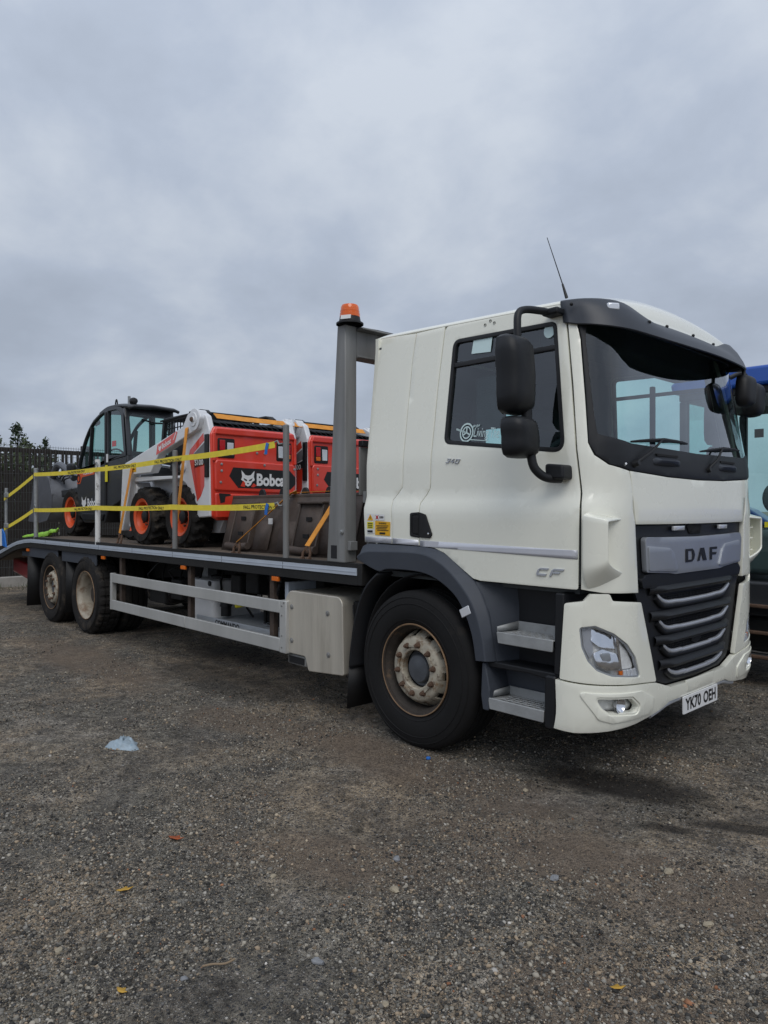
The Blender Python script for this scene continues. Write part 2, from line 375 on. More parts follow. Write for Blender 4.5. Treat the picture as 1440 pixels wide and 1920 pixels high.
gm = bpy.data.materials.new('gravel_ground'); gm.use_nodes = True; t = gm.node_tree; L = t.links; bs = t.nodes['Principled BSDF']; bs.inputs['Roughness'].default_value = .9; bs.inputs['Specular IOR Level'].default_value = .25
def gn(ty, **kw):
    q = t.nodes.new(ty)
    for k, v in kw.items(): setattr(q, k, v)
    return q
tcn = gn('ShaderNodeTexCoord'); SRC = tcn.outputs['Object']
def gnoise(sc, det=5, ro=.6, dist=0):
    q = gn('ShaderNodeTexNoise'); q.inputs['Scale'].default_value = sc; q.inputs['Detail'].default_value = det; q.inputs['Roughness'].default_value = ro; q.inputs['Distortion'].default_value = dist; L.new(SRC, q.inputs[0]); return q.outputs[0]
def gvor(sc): 
    q = gn('ShaderNodeTexVoronoi'); q.inputs['Scale'].default_value = sc; L.new(SRC, q.inputs[0]); return q
def gmr(x, a, b, c, d):
    q = gn('ShaderNodeMapRange'); q.inputs[1].default_value = a; q.inputs[2].default_value = b; q.inputs[3].default_value = c; q.inputs[4].default_value = d; L.new(x, q.inputs[0]); return q.outputs[0]
def gmix(f, a, b):
    q = gn('ShaderNodeMix', data_type='RGBA')
    if isinstance(f, float): q.inputs[0].default_value = f
    else: L.new(f, q.inputs[0])
    for i, c in ((6, a), (7, b)):
        if isinstance(c, tuple): q.inputs[i].default_value = (*c, 1)
        else: L.new(c, q.inputs[i])
    return q.outputs[2]
def gm2(op, a, b):
    q = gn('ShaderNodeMath', operation=op)
    for i, c in enumerate((a, b)):
        if isinstance(c, float): q.inputs[i].default_value = c
        else: L.new(c, q.inputs[i])
    return q.outputs[0]
base = gmix(gmr(gnoise(.75, 6, .62, .6), .42, .58, 0, 1), (.165, .147, .116), (.285, .222, .152))
base = gmix(gmr(gnoise(2.7, 6, .65, .4), .42, .62, 0, .75), base, (.080, .071, .060))
base = gmix(gmr(gnoise(1.4, 5, .6, .8), .58, .70, 0, .7), base, (.30, .265, .220))
def pebble(sc, thr, lo, hi):
    v = gvor(sc); s = gn('ShaderNodeSeparateColor'); L.new(v.outputs['Color'], s.inputs[0])
    r = gn('ShaderNodeValToRGB'); L.new(s.outputs[1], r.inputs[0]); el = r.color_ramp.elements
    el[0].position = 0; el[0].color = (.030, .030, .033, 1); el[1].position = 1; el[1].color = (.46, .43, .38, 1)
    for p, c in ((.3, (.062, .064, .070)), (.55, (.125, .120, .112)), (.72, (.19, .15, .115)), (.88, (.27, .255, .235))):
        q = el.new(p); q.color = (*c, 1)
    msk = gm2('MULTIPLY', gmr(s.outputs[0], thr, thr + .03, 0, 1), gmr(v.outputs['Distance'], lo, hi, 1, 0)); return r.outputs[0], msk, v
c1, m1, v1 = pebble(95, .35, .30, .46); c2, m2, v2 = pebble(230, .25, .30, .5); c3, m3, v3 = pebble(48, .66, .26, .40)
base = gmix(m2, base, c2); base = gmix(gm2('MULTIPLY', m1, .9), base, c1); base = gmix(m3, base, c3)
gsc = gn('ShaderNodeVectorMath', operation='SCALE'); L.new(base, gsc.inputs[0]); L.new(gm2('MULTIPLY', gmr(gnoise(11, 5, .7), .32, .66, .70, 1.98), gmr(gnoise(45, 4, .7), .3, .7, .45, 1.5)), gsc.inputs[3]); base = gsc.outputs[0]
# oil and wet stains at the bumper; darker ground patches along the side guard
def blotch(cx, cy, rx, ry, rot):
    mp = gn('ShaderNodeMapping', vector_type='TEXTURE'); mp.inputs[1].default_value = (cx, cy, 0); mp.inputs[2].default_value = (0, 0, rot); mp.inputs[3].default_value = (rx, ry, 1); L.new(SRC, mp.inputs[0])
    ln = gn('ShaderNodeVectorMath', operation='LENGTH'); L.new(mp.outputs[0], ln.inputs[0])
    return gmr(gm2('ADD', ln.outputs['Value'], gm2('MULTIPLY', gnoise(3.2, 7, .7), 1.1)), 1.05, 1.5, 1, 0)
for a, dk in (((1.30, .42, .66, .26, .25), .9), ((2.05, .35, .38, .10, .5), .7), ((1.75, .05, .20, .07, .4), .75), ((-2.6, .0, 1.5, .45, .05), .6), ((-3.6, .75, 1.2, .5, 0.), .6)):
    base = gmix(gm2('MULTIPLY', blotch(*a), dk), base, (.032, .027, .023))
for a in ((-1.1, -.45, 1.2, .35, .3), (.3, -.25, 1.4, .4, .1), (1.7, -.55, 1.3, .4, .2), (.9, -1.3, .9, .3, .6), (2.3, -1.3, .6, .35, .3), (-4.5, -.6, 2.2, .45, .0)):   # brown fines pressed flat by tyres
    base = gmix(gm2('MULTIPLY', blotch(*a), .65), base, (.225, .170, .125))
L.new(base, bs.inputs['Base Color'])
bp = gn('ShaderNodeBump'); bp.inputs['Strength'].default_value = 1.0; bp.inputs['Distance'].default_value = .022
hh = gm2('ADD', gm2('MULTIPLY', m1, .6), gm2('ADD', gm2('MULTIPLY', m2, .3), gm2('ADD', m3, gm2('MULTIPLY', gnoise(60, 8, .7), .8))))
L.new(hh, bp.inputs['Height']); L.new(bp.outputs[0], bs.inputs['Normal'])
go = finish('ground', me, gm, None, smooth=180, recalc=False); tag(go, 'dark grey and brown gravel yard', 'ground', kind='structure')

# loose gravel: real stones, far too many to count
BLOTCHES = ((1.35, .35, .85, .38, .25), (2.05, .35, .42, .14, .5), (1.75, .05, .24, .10, .4), (-2.6, .0, 1.5, .45, .05), (-3.6, .75, 1.2, .5, 0.))  # matching ground patches, inside which the stones are darkened
CX, CYc, YAW = 3.40, -3.45, R(137)
def stones(cnt, r0, r1, dmin, dmax, ico, pal, pw, flat=.65):
    if ico:
        g = (1 + 5 ** .5) / 2; tv = np.array([(-1, g, 0), (1, g, 0), (-1, -g, 0), (1, -g, 0), (0, -1, g), (0, 1, g), (0, -1, -g), (0, 1, -g), (g, 0, -1), (g, 0, 1), (-g, 0, -1), (-g, 0, 1)], float); tv /= np.linalg.norm(tv[0])
        tf = np.array([(0, 11, 5), (0, 5, 1), (0, 1, 7), (0, 7, 10), (0, 10, 11), (1, 5, 9), (5, 11, 4), (11, 10, 2), (10, 7, 6), (7, 1, 8), (3, 9, 4), (3, 4, 2), (3, 2, 6), (3, 6, 8), (3, 8, 9), (4, 9, 5), (2, 4, 11), (6, 2, 10), (8, 6, 7), (9, 8, 1)])
    else:
        tv = np.array([(1, 0, 0), (0, 1, 0), (-1, 0, 0), (0, -1, 0), (0, 0, 1), (0, 0, -1)], float); tf = np.array([(0, 1, 4), (1, 2, 4), (2, 3, 4), (3, 0, 4), (1, 0, 5), (2, 1, 5), (3, 2, 5), (0, 3, 5)])
    u = RNG.random(cnt * 2); d = (dmin ** .4 + u * (dmax ** .4 - dmin ** .4)) ** 2.5; a = YAW + (RNG.random(cnt * 2) - .5) * R(88)
    x = CX + np.cos(a) * d; y = CYc + np.sin(a) * d
    k = (np.sin(x * 1.9 + 1) * np.sin(y * 2.3 + x * .7) + np.sin(x * 4.1 + y * 3.3) * .6 + np.sin(x * 9.3 - y * 5.1) * .35 + RNG.normal(0, .36, cnt * 2)) > -.10 - .22 * (y < -1.2)
    x = x[k][:cnt]; y = y[k][:cnt]; c = len(x)
    r = r0 * (r1 / r0) ** (RNG.random(c) ** 1.8)
    vv = tv[None] * (1 + RNG.normal(0, .17, (c, len(tv), 1))); vv = vv * (np.stack([np.ones(c), RNG.uniform(.6, 1, c), RNG.uniform(.4, flat + .2, c)], -1) * r[:, None])[:, None]
    th = RNG.uniform(0, 6.283, c); ct, st = np.cos(th)[:, None], np.sin(th)[:, None]
    X = vv[..., 0] * ct - vv[..., 1] * st; Y = vv[..., 0] * st + vv[..., 1] * ct; tl = RNG.normal(0, .25, (c, 1)); Zz = vv[..., 2] + X * tl
    P = np.stack([X + x[:, None], Y + y[:, None], Zz + (gz(x, y) + r * .16)[:, None]], -1).reshape(-1, 3)
    Fc = (tf[None] + (np.arange(c) * len(tv))[:, None, None]).reshape(-1, 3)
    cols = np.array(pal)[RNG.choice(len(pal), c, p=np.array(pw) / sum(pw))] * RNG.uniform(.55, 1.45, (c, 1))
    for a in BLOTCHES: cols *= (1 - .72 * (((((x - a[0]) * math.cos(a[4]) + (y - a[1]) * math.sin(a[4])) / a[2]) ** 2 + (((y - a[1]) * math.cos(a[4]) - (x - a[0]) * math.sin(a[4])) / a[3]) ** 2) < .55))[:, None]
    cols = np.repeat(cols, len(tv), 0)
    return P, Fc, cols
PAL = [(.050, .047, .043), (.148, .138, .120), (.285, .256, .208), (.285, .220, .152), (.30, .28, .245), (.40, .33, .24), (.46, .43, .39), (.32, .15, .08)]
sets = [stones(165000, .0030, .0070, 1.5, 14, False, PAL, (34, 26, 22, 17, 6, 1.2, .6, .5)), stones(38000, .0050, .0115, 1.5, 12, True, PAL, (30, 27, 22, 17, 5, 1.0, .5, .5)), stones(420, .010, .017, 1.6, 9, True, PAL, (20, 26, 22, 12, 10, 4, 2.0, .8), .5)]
ofs = 0; VP = []; FP = []; CP = []
for P, Fc, c in sets: VP.append(P); FP.append(Fc + ofs); CP.append(c); ofs += len(P)
VP = np.concatenate(VP); FP = np.concatenate(FP); CP = np.concatenate(CP)
me = bpy.data.meshes.new('gravel'); me.vertices.add(len(VP)); me.vertices.foreach_set('co', VP.ravel().astype(np.float32)); nf = len(FP)
me.loops.add(nf * 3); me.loops.foreach_set('vertex_index', FP.ravel().astype(np.int32)); me.polygons.add(nf); me.polygons.foreach_set('loop_start', np.arange(nf, dtype=np.int32) * 3)
me.update(calc_edges=True); at = me.color_attributes.new('tone', 'FLOAT_COLOR', 'POINT'); at.data.foreach_set('color', np.c_[CP, np.ones(len(CP))].ravel().astype(np.float32))
sm = bpy.data.materials.new('stone'); sm.use_nodes = True; q = sm.node_tree.nodes.new('ShaderNodeVertexColor'); q.layer_name = 'tone'; sb = sm.node_tree.nodes['Principled BSDF']; sm.node_tree.links.new(q.outputs[0], sb.inputs['Base Color']); sb.inputs['Roughness'].default_value = .85; sb.inputs['Specular IOR Level'].default_value = .3
me.materials.append(sm); o = bpy.data.objects.new('gravel', me); COL.objects.link(o); tag(o, 'loose small stones strewn over the yard', 'gravel', kind='stuff')

# ------------------------------------------------------------------ fence, kerb, trees
FX = -13.1
kb = new_empty('concrete_kerb', (FX + .25, 4, 0)); tag(kb, 'long low pale concrete kerb along the foot of the mesh fence', 'kerb')
for i in range(12):
    MB().box(-.09, .09, -9.5 + i * 1.8 + .006, -9.5 + i * 1.8 + 1.794, -.05, .22 + .004 * (i % 3)).build('kerb_block', M['concrete'], kb, .015)
mf = new_empty('mesh_fence', (FX, 4, 0)); tag(mf, 'tall black welded wire mesh fence with steel posts behind the truck', 'fence')
wr = MB()
for i in range(int(19 / .055)):
    y = -9.4 + i * .055; wr.box(-.0025, .0025, y - .0025, y + .0025, .15, 3.03)
for j in range(15): z = .2 + j * .2; wr.box(.0027, .0077, -9.5, 9.6, z - .003, z + .003); wr.box(-.0077, -.0027, -9.5, 9.6, z - .003, z + .003)
tag(wr.build('wire_mesh', M['fence_steel'], mf, smooth=30), kind='stuff')
for i in range(8):
    y = -9.55 + i * 2.73; B(-.13, -.02, y - .09, y + .09, 0, 3.08).build('post', M['fence_wood'], mf, .008)
    B(.012, .02, y - .025, y + .025, .3, 2.9).build('clamp_bar', M['fence_steel'], mf)
tf_ = new_empty('timber_fence', (FX - .9, 4, 0)); tag(tf_, 'dark weathered vertical board fence standing behind the wire mesh fence', 'fence')
bmesh_ = MB().prism(rpoly([(-.056, .05), (.056, .05), (.056, 2.50), (.028, 2.52), (.028, 3.02), (-.028, 3.02), (-.028, 2.52), (-.056, 2.50)], 0), -.012, .012, 'x').build('board', M['fence_wood'], tf_)
bmesh_.location = (0, -9.4, 0)
for i in range(1, 158):
    c = bmesh_.copy(); COL.objects.link(c); c.location = (random.uniform(-.006, .006), -9.4 + i * .12, random.uniform(-.02, .02)); c.rotation_euler = (random.gauss(0, .004), 0, 0)
for z in (.5, 1.4, 2.45, 2.98): B(-.07, -.02, -9.5, 9.5, z - .05, z + .05).build('rail', M['fence_wood'], tf_, .004)
def leaf_mat(name, c):
    m = mat(name, c, .7, 0, .45, 3.0); return m
leaf_mat('needles', (.040, .062, .030)); leaf_mat('leaves', (.055, .075, .028)); leaf_mat('dry_leaves', (.075, .060, .028))
def conifer(x, y, h, r, label, m='needles', seed=0, dens=1.0, round_=False):
    rg = np.random.default_rng(seed); root = new_empty('conifer_tree' if not round_ else 'broadleaf_tree', (x, y, 0)); tag(root, label, 'tree', 'trees beyond the fence')
    tk = MB(); tk.tube((0, 0, 0), (0, 0, h * .96), .018 * h + .03, .012, 9)
    P = []; nb = int((150 if round_ else 110) * dens)
    for i in range(nb):
        f = rg.uniform(.12, 1); z = h * f
        if round_: z = h * rg.uniform(.3, 1); rr = r * math.sqrt(max(0, 1 - ((z / h - .62) / .40) ** 2)) * rg.uniform(.7, 1.12); dr = rg.uniform(-.1, .5)
        else: rr = r * (1 - f) ** .8 * rg.uniform(.6, 1.15) + .05; dr = -.25 + .35 * f
        a = rg.uniform(0, 6.283); tip = np.array((math.cos(a) * rr, math.sin(a) * rr, z + dr * rr)); b0 = np.array((0, 0, z - (.4 * rr if round_ else 0)))
        if rr > .3: tk.tube(tuple(b0), tuple(tip * .9 + b0 * .1), .02, .005, 4, False)
        k = int((26 if round_ else 22) * (.4 + rr / r))
        s = rg.uniform(.25 if not round_ else .5, 1.04, k)[:, None]; q = b0 + (tip - b0) * s + rg.normal(0, .05 + .07 * rr, (k, 3)) * (1.5 if round_ else 1); P.append(q)
    P = np.concatenate(P); c = len(P); sz = rg.uniform(.035, .085, c)[:, None] * (1.2 if round_ else 1)
    d1 = rg.normal(0, 1, (c, 3)); d1 /= np.linalg.norm(d1, axis=1)[:, None]; d2 = np.cross(d1, rg.normal(0, 1, (c, 3))); d2 /= np.linalg.norm(d2, axis=1)[:, None]
    vs = np.stack([P - d1 * sz, P + d2 * sz * .45, P + d1 * sz, P - d2 * sz * .45], 1).reshape(-1, 3)
    me = bpy.data.meshes.new('crown'); me.from_pydata(vs.tolist(), [], (np.arange(c * 4).reshape(-1, 4)).tolist())
    tk.build('trunk', M['trunk'], root); finish('crown', me, M[m], root, smooth=180, recalc=False)
conifer(-22.5, 3.84, 4.52, 1.0, 'slim pointed conifer whose tip is the highest above the fence', 'needles', 1, 1.3)
conifer(-22.5, 3.10, 4.25, 1.1, 'low bushy conifer at the left edge above the fence', 'needles', 2, 1.3)
conifer(-22.2, 4.02, 3.95, 1.3, 'broad pale green conifer just below the highest tip', 'leaves', 3, 1.3)
conifer(-22.5, 4.75, 4.02, .9, 'short conifer poking over the fence post', 'needles', 4, 1.1)
conifer(-18.6, 5.0, 2.75, 1.3, 'rounded bush seen through the slats of the fence', 'leaves', 5, 1.0, True)
conifer(-18.6, 6.6, 2.9, 1.2, 'brownish bush behind the open pickets', 'dry_leaves', 6, 1.0, True)
conifer(-19.6, 7.4, 3.0, 1.3, 'green bush seen through the loader cab windows', 'leaves', 8, 1.0, True)
conifer(-19.6, 2.6, 3.3, 1.4, 'rounded green bush behind the fence at the left edge', 'leaves', 7, 1.0, True)
# weeds at the kerb
rg = np.random.default_rng(5); gb = MB()
for i in range(420):
    x = FX + .45 + abs(rg.normal(0, .25)); y = rg.uniform(-1.5, 6); h = rg.uniform(.04, .16); a = rg.uniform(0, 6.28); dx, dy = math.cos(a) * .008, math.sin(a) * .008; lx, ly = rg.normal(0, .04, 2)
    gb.add([(x - dx, y - dy, -.01), (x + dx, y + dy, -.01), (x + lx, y + ly, h)], [(0, 1, 2)])
me = bpy.data.meshes.new('weeds'); me.from_pydata(gb.v, [], gb.f); tag(finish('weeds', me, M['leaves'], None, smooth=180, recalc=False), 'low green weeds growing along the kerb', 'weeds', kind='stuff')
# ================================================================== the recovery truck: running gear, deck, guards
mat('bracket_rust', (.060, .042, .032), .85, 0, .4, 14, .5, 60)
mat('rust_flange', (.26, .165, .095), .6, .2, .3, 14, .2, 60)
CY = 1.23
TR = new_empty('flatbed_truck', (0, 0, 0)); tag(TR, 'long white cab flatbed plant truck carrying loaders, parked on gravel', 'truck')
def tyre_prof(Rr, W, grooves):
    p = [(.292, .05), (.312, .026), (.345, .010), (.39, .001), (.43, .0), (Rr - .065, .004), (Rr - .035, .014), (Rr - .014, .028), (Rr - .004, .045), (Rr, .058)]
    mid = []
    for g in grooves: mid += [(Rr, g - .008), (Rr - .013, g - .006), (Rr - .013, g + .006), (Rr, g + .008)]
    return p + mid + [(r, W - h) for r, h in reversed(p)]
def truck_wheel(x, y0, s, kind, Rr=.515, W=.32, zc=.502):
    fy = lambda h: h * s
    fl = lambda pr: [(r, fy(h)) for r, h in pr]
    c = (x, y0, zc)
    rim = MB().lathe(fl([(.286, .10), (.296, .050), (.300, .020), (.312, .014), (.314, .022), (.308, .030), (.297, .034), (.289, .048), (.277, .062), (.270, .085), (.268, .20 if kind != 'drive' else .24), (.272, .24)]), c, 56)
    wh = rim.build('wheel', M['rim_barrel'] if kind != 'drive' else M['rim_pale'], TR, smooth=40)
    MB().lathe(fl([(.306, .0125), (.3125, .0105), (.3165, .016), (.3135, .024), (.308, .020)]), c, 64, closed=True).build('rim_flange', M['rust_flange'], wh, smooth=60)
    gr = (.10, .16, .22) if kind == 'steer' else (.085, .16, .235)
    md = None; n = 84
    if kind == 'drive':
        n = 168
        def md(i, k, r, h): return -.014 if (r > Rr - .03 and (k // 2) % 3 == (0 if h * s < W / 2 else 1)) else 0
    MB().lathe(fl(tyre_prof(Rr, W, gr)), c, n, closed=True, mod=md).build('tyre', M['rubber'] if kind == 'steer' else M['rubber_dusty'], wh, smooth=32)
    # bead and sidewall rings
    q = MB()
    for rr, hh in ((.345, .0085), (.452, -.001), (Rr - .045, .007)):
        q.lathe([(rr - .004, fy(hh + .004)), (rr, fy(hh - .0015)), (rr + .004, fy(hh + .004)), (rr, fy(hh + .006))], c, 72, closed=True)
    q.build('sidewall_rib', M['rubber'], wh, smooth=60)
    if kind == 'drive':
        MB().lathe(fl([(.268, .235), (.20, .222), (.13, .222), (.13, .15), (.11, .13), (.0, .125)]), c, 40).build('hub', M['rim_barrel'], wh)
        for k in range(10):
            t = 2 * math.pi * k / 10; p = V3(c) + V3((math.cos(t) * .1675, fy(.222), math.sin(t) * .1675)); MB().tube(p, p + V3((0, fy(-.03), 0)), .016, .014, 6).build('wheel_nut', M['rust'], wh)
        if True:
            MB().lathe(fl([(r, h + .345) for r, h in tyre_prof(Rr, W, gr)]), c, 60, closed=True).build('inner_tyre', M['rubber_dusty'], wh)
        return
    dep = 0.0 if kind == 'steer' else -.015
    MB().lathe(fl([(.226, .060 + dep), (.218, .044 + dep), (.204, .036 + dep), (.136, .034 + dep), (.130, .040 + dep), (.130, .09), (.226, .09)]), c, 60, closed=True).build('disc', M['rim_rusty'], wh, smooth=40)
    sp = MB()
    for k in range(10):
        rows = []
        for j in range(5):
            t = 2 * math.pi * (k + .04 + .62 * j / 4) / 10
            rows.append([(c[0] + math.cos(t) * r, c[1] + fy(h), c[2] + math.sin(t) * r) for r, h in ((.222, .052 + dep), (.240, .078 + dep), (.256, .115), (.269, .150), (.269, .170), (.245, .13), (.222, .075))])
        sp.loft(rows, False)
        sp.add(rows[0], [tuple(range(7))]); sp.add(rows[-1], [tuple(range(7))])
    sp.build('disc_web', M['rim_rusty'], wh, smooth=50)
    B(x - .002, x + .002, min(y0 + fy(.16), y0 + fy(.165)), max(y0 + fy(.16), y0 + fy(.165)), zc - .002, zc + .002)
    MB().lathe(fl([(.262, .168), (0.0, .168)]), c, 40).build('brake_drum', M['dark_recess'], wh)
    MB().lathe(fl([(.130, .125), (.128, .100), (.118, .092), (.100, .098), (.096, .066), (.088, .056), (.05, .052), (.03, .048), (.0, .047)]), c, 48).build('hub', M['hub_grey'], wh, smooth=40)
    for k in range(10):
        t = 2 * math.pi * (k + .25) / 10; ux, uz = math.cos(t), math.sin(t); p = V3(c) + V3((ux * .170, fy(.036 + dep), uz * .170))
        nb = MB().tube(p, p + V3((0, fy(-.006), 0)), .0215, .0205, 14); nb.tube(p + V3((0, fy(-.006), 0)), p + V3((0, fy(-.026), 0)), .0165, .0155, 6); nb.tube(p + V3((0, fy(-.026), 0)), p + V3((0, fy(-.036), 0)), .010, .009, 8)
        nb.build('wheel_nut', M['rust'], wh, smooth=30)
        if k % 2 == 0:
            t2 = 2 * math.pi * (k + 1.25) / 10; p2 = V3(c) + V3((math.cos(t2) * .170, fy(.036 + dep), math.sin(t2) * .170)); q2 = (p + p2) / 2; dd = (p2 - p)
            MB().obox(q2 + V3((0, fy(-.008), 0)), (dd.length * .62, .018, .007), (dd, dd.cross(V3((0, 1, 0))), (0, 1, 0))).build('nut_link', M['rim_rusty'], wh, .002)
for x, kind in ((-.02, 'steer'), (-6.03, 'drive'), (-7.36, 'tag')):
    kw = dict(Rr=.540, W=.36, zc=.512) if kind == 'steer' else {}
    truck_wheel(x, 0.0, 1, kind, **kw); truck_wheel(x, 2 * CY, -1, kind, **kw)
ax = MB()
for x in (-.02, -6.03, -7.36): ax.tube((x, .3, .50), (x, 2.16, .50), .075); ax.box(x - .14, x + .14, .55, .75, .42, .72); ax.box(x - .14, x + .14, 1.71, 1.91, .42, .72)
ax.ball((-6.03, CY, .52), (.24, .26, .26)); ax.build('axle', M['chassis'], TR)
ch = MB()
for y in (.78, 1.60): ch.box(-8.9, .95, y, y + .08, .70, 1.0); ch.box(-8.9, -.6, y, y + .08, 1.003, 1.10)
for x in (-8.6, -7.0, -5.2, -4.0, -2.8, -1.6, -.5, .7): ch.box(x, x + .1, .862, 1.598, .74, .96)
ch.build('chassis_frame', M['chassis'], TR, .004)
# deck
nb = 13
for i in range(nb):
    y0 = .06 + i * (2.44 / nb); B(-8.23, -.60, y0 + .003, y0 + 2.44 / nb - .003, 1.155 + .0, 1.198 + .002 * (i % 3)).build('deck_plank', M['deck_wood'], TR, .003)
def rave(y0, y1, name, m, zt, zb, xr=-.60, xl=-8.23, tail=True):
    pt = [(xr, zt), (xl, zt)]; cv = [(-8.55, -.018), (-8.9, -.055), (-9.16, -.097), (-9.86, -.245), (-10.9, -.47)]
    top = [(xr, zt), (xl, zt)] + [(a, zt + d) for a, d in cv]; bot = [(xr, zb), (xl, zb)] + [(a, zb + d) for a, d in cv]
    mb = MB(); mb.loft([[(a, y0, b) for a, b in top], [(a, y1, b) for a, b in top], [(a, y1, b) for a, b in bot], [(a, y0, b) for a, b in bot], [(a, y0, b) for a, b in top]])
    mb.add([(xr, y0, zt), (xr, y1, zt), (xr, y1, zb), (xr, y0, zb)], [(0, 1, 2, 3)])
    return mb.build(name, m, TR, smooth=30)
for sgn in (0, 1):
    f = (lambda a, b: (a, b)) if not sgn else (lambda a, b: (2 * CY + .04 - b, 2 * CY + .04 - a))
    rave(*f(.006, .06), 'side_rave', M['chassis'], 1.205, 1.045)
    rave(*f(.0, .006), 'marker_strip', M['edge_tape'], 1.172, 1.118)
    rave(*f(-.003, .0), 'strip_ridge', M['edge_tape'], 1.148, 1.142)
B(-.60, -.545, .006, 2.49, 1.045, 1.205).build('front_rave', M['chassis'], TR, .004)
tb = MB(); tb.loft([[(-8.23, y, 1.195), (-8.55, y, 1.177), (-8.9, y, 1.14), (-9.16, y, 1.098), (-9.86, y, .95), (-10.9, y, .725)] for y in (.06, 2.44)]); tb.build('beavertail_floor', M['deck_wood'], TR, solid=.03)
cb = MB()
for i in range(13): x = -8.1 + i * .6; cb.box(x, x + .07, .062, 2.438, 1.05, 1.15)
cb.build('cross_bearers', M['chassis'], TR)
for a in range(7):
    x = -1.55 - a * 1.0; q = MB().box(x - .002, x + .002, -.0012, .0, 1.118, 1.172); q.build('strip_joint', M['chassis'], TR)
for x, z in ((-1.68, 1.02), (-3.34, 1.02), (-5.44, 1.02), (-8.42, .995)):
    a = B(x - .05, x + .05, .008, .03, z - .02, z + .02).build('marker_lamp', M['amber'], TR, .004); B(x - .06, x + .06, .0305, .04, z - .028, z + .028).build('lamp_base', M['black'], a)
# rear wings, flaps
for x0, x1, z0, z1 in ((-8.40, -7.12, .895, 1.043), (-6.95, -5.70, .900, 1.043)):
    MB().box(x0, x1, .03, .05, z0, z1).build('spray_panel', M['grey_plastic'], TR, .006)
    MB().box(x0, x1, .052, .62, z1 - .012, z1).build('wing_top', M['dark_plastic'], TR)
for x, z0, z1 in ((-8.47, .12, .90), (-6.78, .19, .90)):
    MB().loft([[(x, .03, z1), (x, .40, z1)], [(x - .01, .03, (z0 + z1) / 2), (x - .01, .40, (z0 + z1) / 2)], [(x - .05, .03, z0), (x - .045, .40, z0)]]).build('mud_flap', M['black'], TR, solid=.01)
q = MB().obox((-9.55, .40, .62), (.95, .30, .25), ((1, 0, -.10), (0, 1, 0), (.10, 0, 1))); rb = q.build('red_locker', mat('locker_red', (.20, .012, .016), .35, 0, .15, 4, coat=.3), TR, .03, 3)
MB().obox((-10.035, .40, .67), (.02, .26, .21), ((1, 0, -.10), (0, 1, 0), (.10, 0, 1))).build('locker_lid', M['red_lens'], rb, .01)
B(-9.0, -8.5, .10, .16, .88, .95).build('bracket', M['grey_plastic'], TR, .005)
# side guard
sg = new_empty('side_guard', (0, 0, 0), 0, TR)
B(-5.13, -1.60, .0, .03, .735, .842).build('rail', M['alu'], sg, .006)
B(-3.28, -1.60, .0, .03, .408, .522).build('rail', M['alu'], sg, .006); B(-5.13, -3.286, .0, .03, .408, .522).build('rail', M['alu'], sg, .006)
B(-5.19, -5.132, .0, .06, .404, .846).build('upright', M['alu'], sg, .006); B(-1.598, -1.50, -.002, .11, .402, .846).build('upright', M['alu'], sg, .008)
for x in (-4.98, -3.27, -1.78):
    a = B(x - .032, x + .032, .045, .095, .40, 1.05).build('guard_bracket', M['bracket_rust'], TR, .004); B(x - .045, x + .045, .031, .0445, .76, .82).build('clamp_plate', M['bracket_rust'], a)
rv = MB()
for x, z in ((-1.56, .80), (-1.56, .72), (-1.56, .55), (-1.56, .45), (-1.53, .83)): rv.tube((x, -.002, z), (x, -.008, z), .008, .007, 8)
rv.build('rivets', M['galv_dull'], sg)
# stainless silencer box
sl = MB().prism(rpoly([(-1.49, .935), (-1.56, .86), (-1.56, .41), (-1.275, .41), (-1.235, .298), (-.785, .335), (-.80, .89), (-.84, .935)], [.08, .08, .01, .03, .03, .02, .08, .08], 6), .03, .62).build('silencer_cover', M['stainless'], TR, .055, 5)
for x, z in ((-1.46, .80), (-.98, .795), (-1.46, .52), (-.97, .47)):
    MB().lathe([(.022, 0), (.022, -.004), (.012, -.008), (.012, -.012), (0, -.012)], (x, .030, z), 16).build('bolt', M['galv_dull'], sl)
B(-1.545, -1.285, .05, .3, .315, .405).build('outlet_box', M['galv_dull'], TR, .012); B(-1.52, -1.31, .045, .0495, .33, .385).build('outlet', M['dark_recess'], TR)
B(-.78, -.72, .12, .6, .36, .90).build('cooler_side', M['dark_recess'], TR, .01)
for i in range(3): MB().path([(-.74, .09, .88 - i * .02), (-.70 + i * .01, .08, .65), (-.73, .10, .42)], .008, 6).build('hose', M['black'], TR)
# under-deck equipment
tk = MB().rbox(-3.87, -3.30, .34, .95, .405, .86, .06).build('hydraulic_tank', M['white'], TR, .015); MB().lathe([(.12, .0), (.12, .02), (.05, .03), (0, .03)], (-3.6, .62, .862), 20, 'z').build('filler_cap', M['black'], tk)
MB().lathe([(.028, 0), (.028, -.012), (0, -.014)], (-3.37, .339, .83), 14).build('gauge', M['ink'], tk)
B(-4.02, -3.89, .60, .72, .50, 1.05).build('support', M['galv'], TR, .004)
ty = MB(); ty.box(-3.40, -1.85, .34, .98, .455, .47); ty.box(-3.40, -1.85, .20, .2095, .425, .515); ty.build('winch_tray', M['tray_grey'], TR, .003)
text_on('lettering', 'COMMANDO', plane((-3.02, .199, .440), (1, 0, 0), (0, 0, 1)), 0, 0, .46, .062, M['ink'], TR, .03)
fp = MB(); fp.tube((-3.18, .42, .50), (-3.18, .42, .60), .055, .055, 18); fp.tube((-3.18, .42, .60), (-3.18, .42, .68), .065, .05, 18); fp.tube((-3.12, .45, .64), (-2.8, .6, .68), .025, .025, 10); fp.build('hydraulic_filter', M['black'], TR)
MB().tube((-2.98, .42, .62), (-2.80, .46, .66), .022, .022, 10).build('yellow_hose', M['sticker_lemon'], TR)
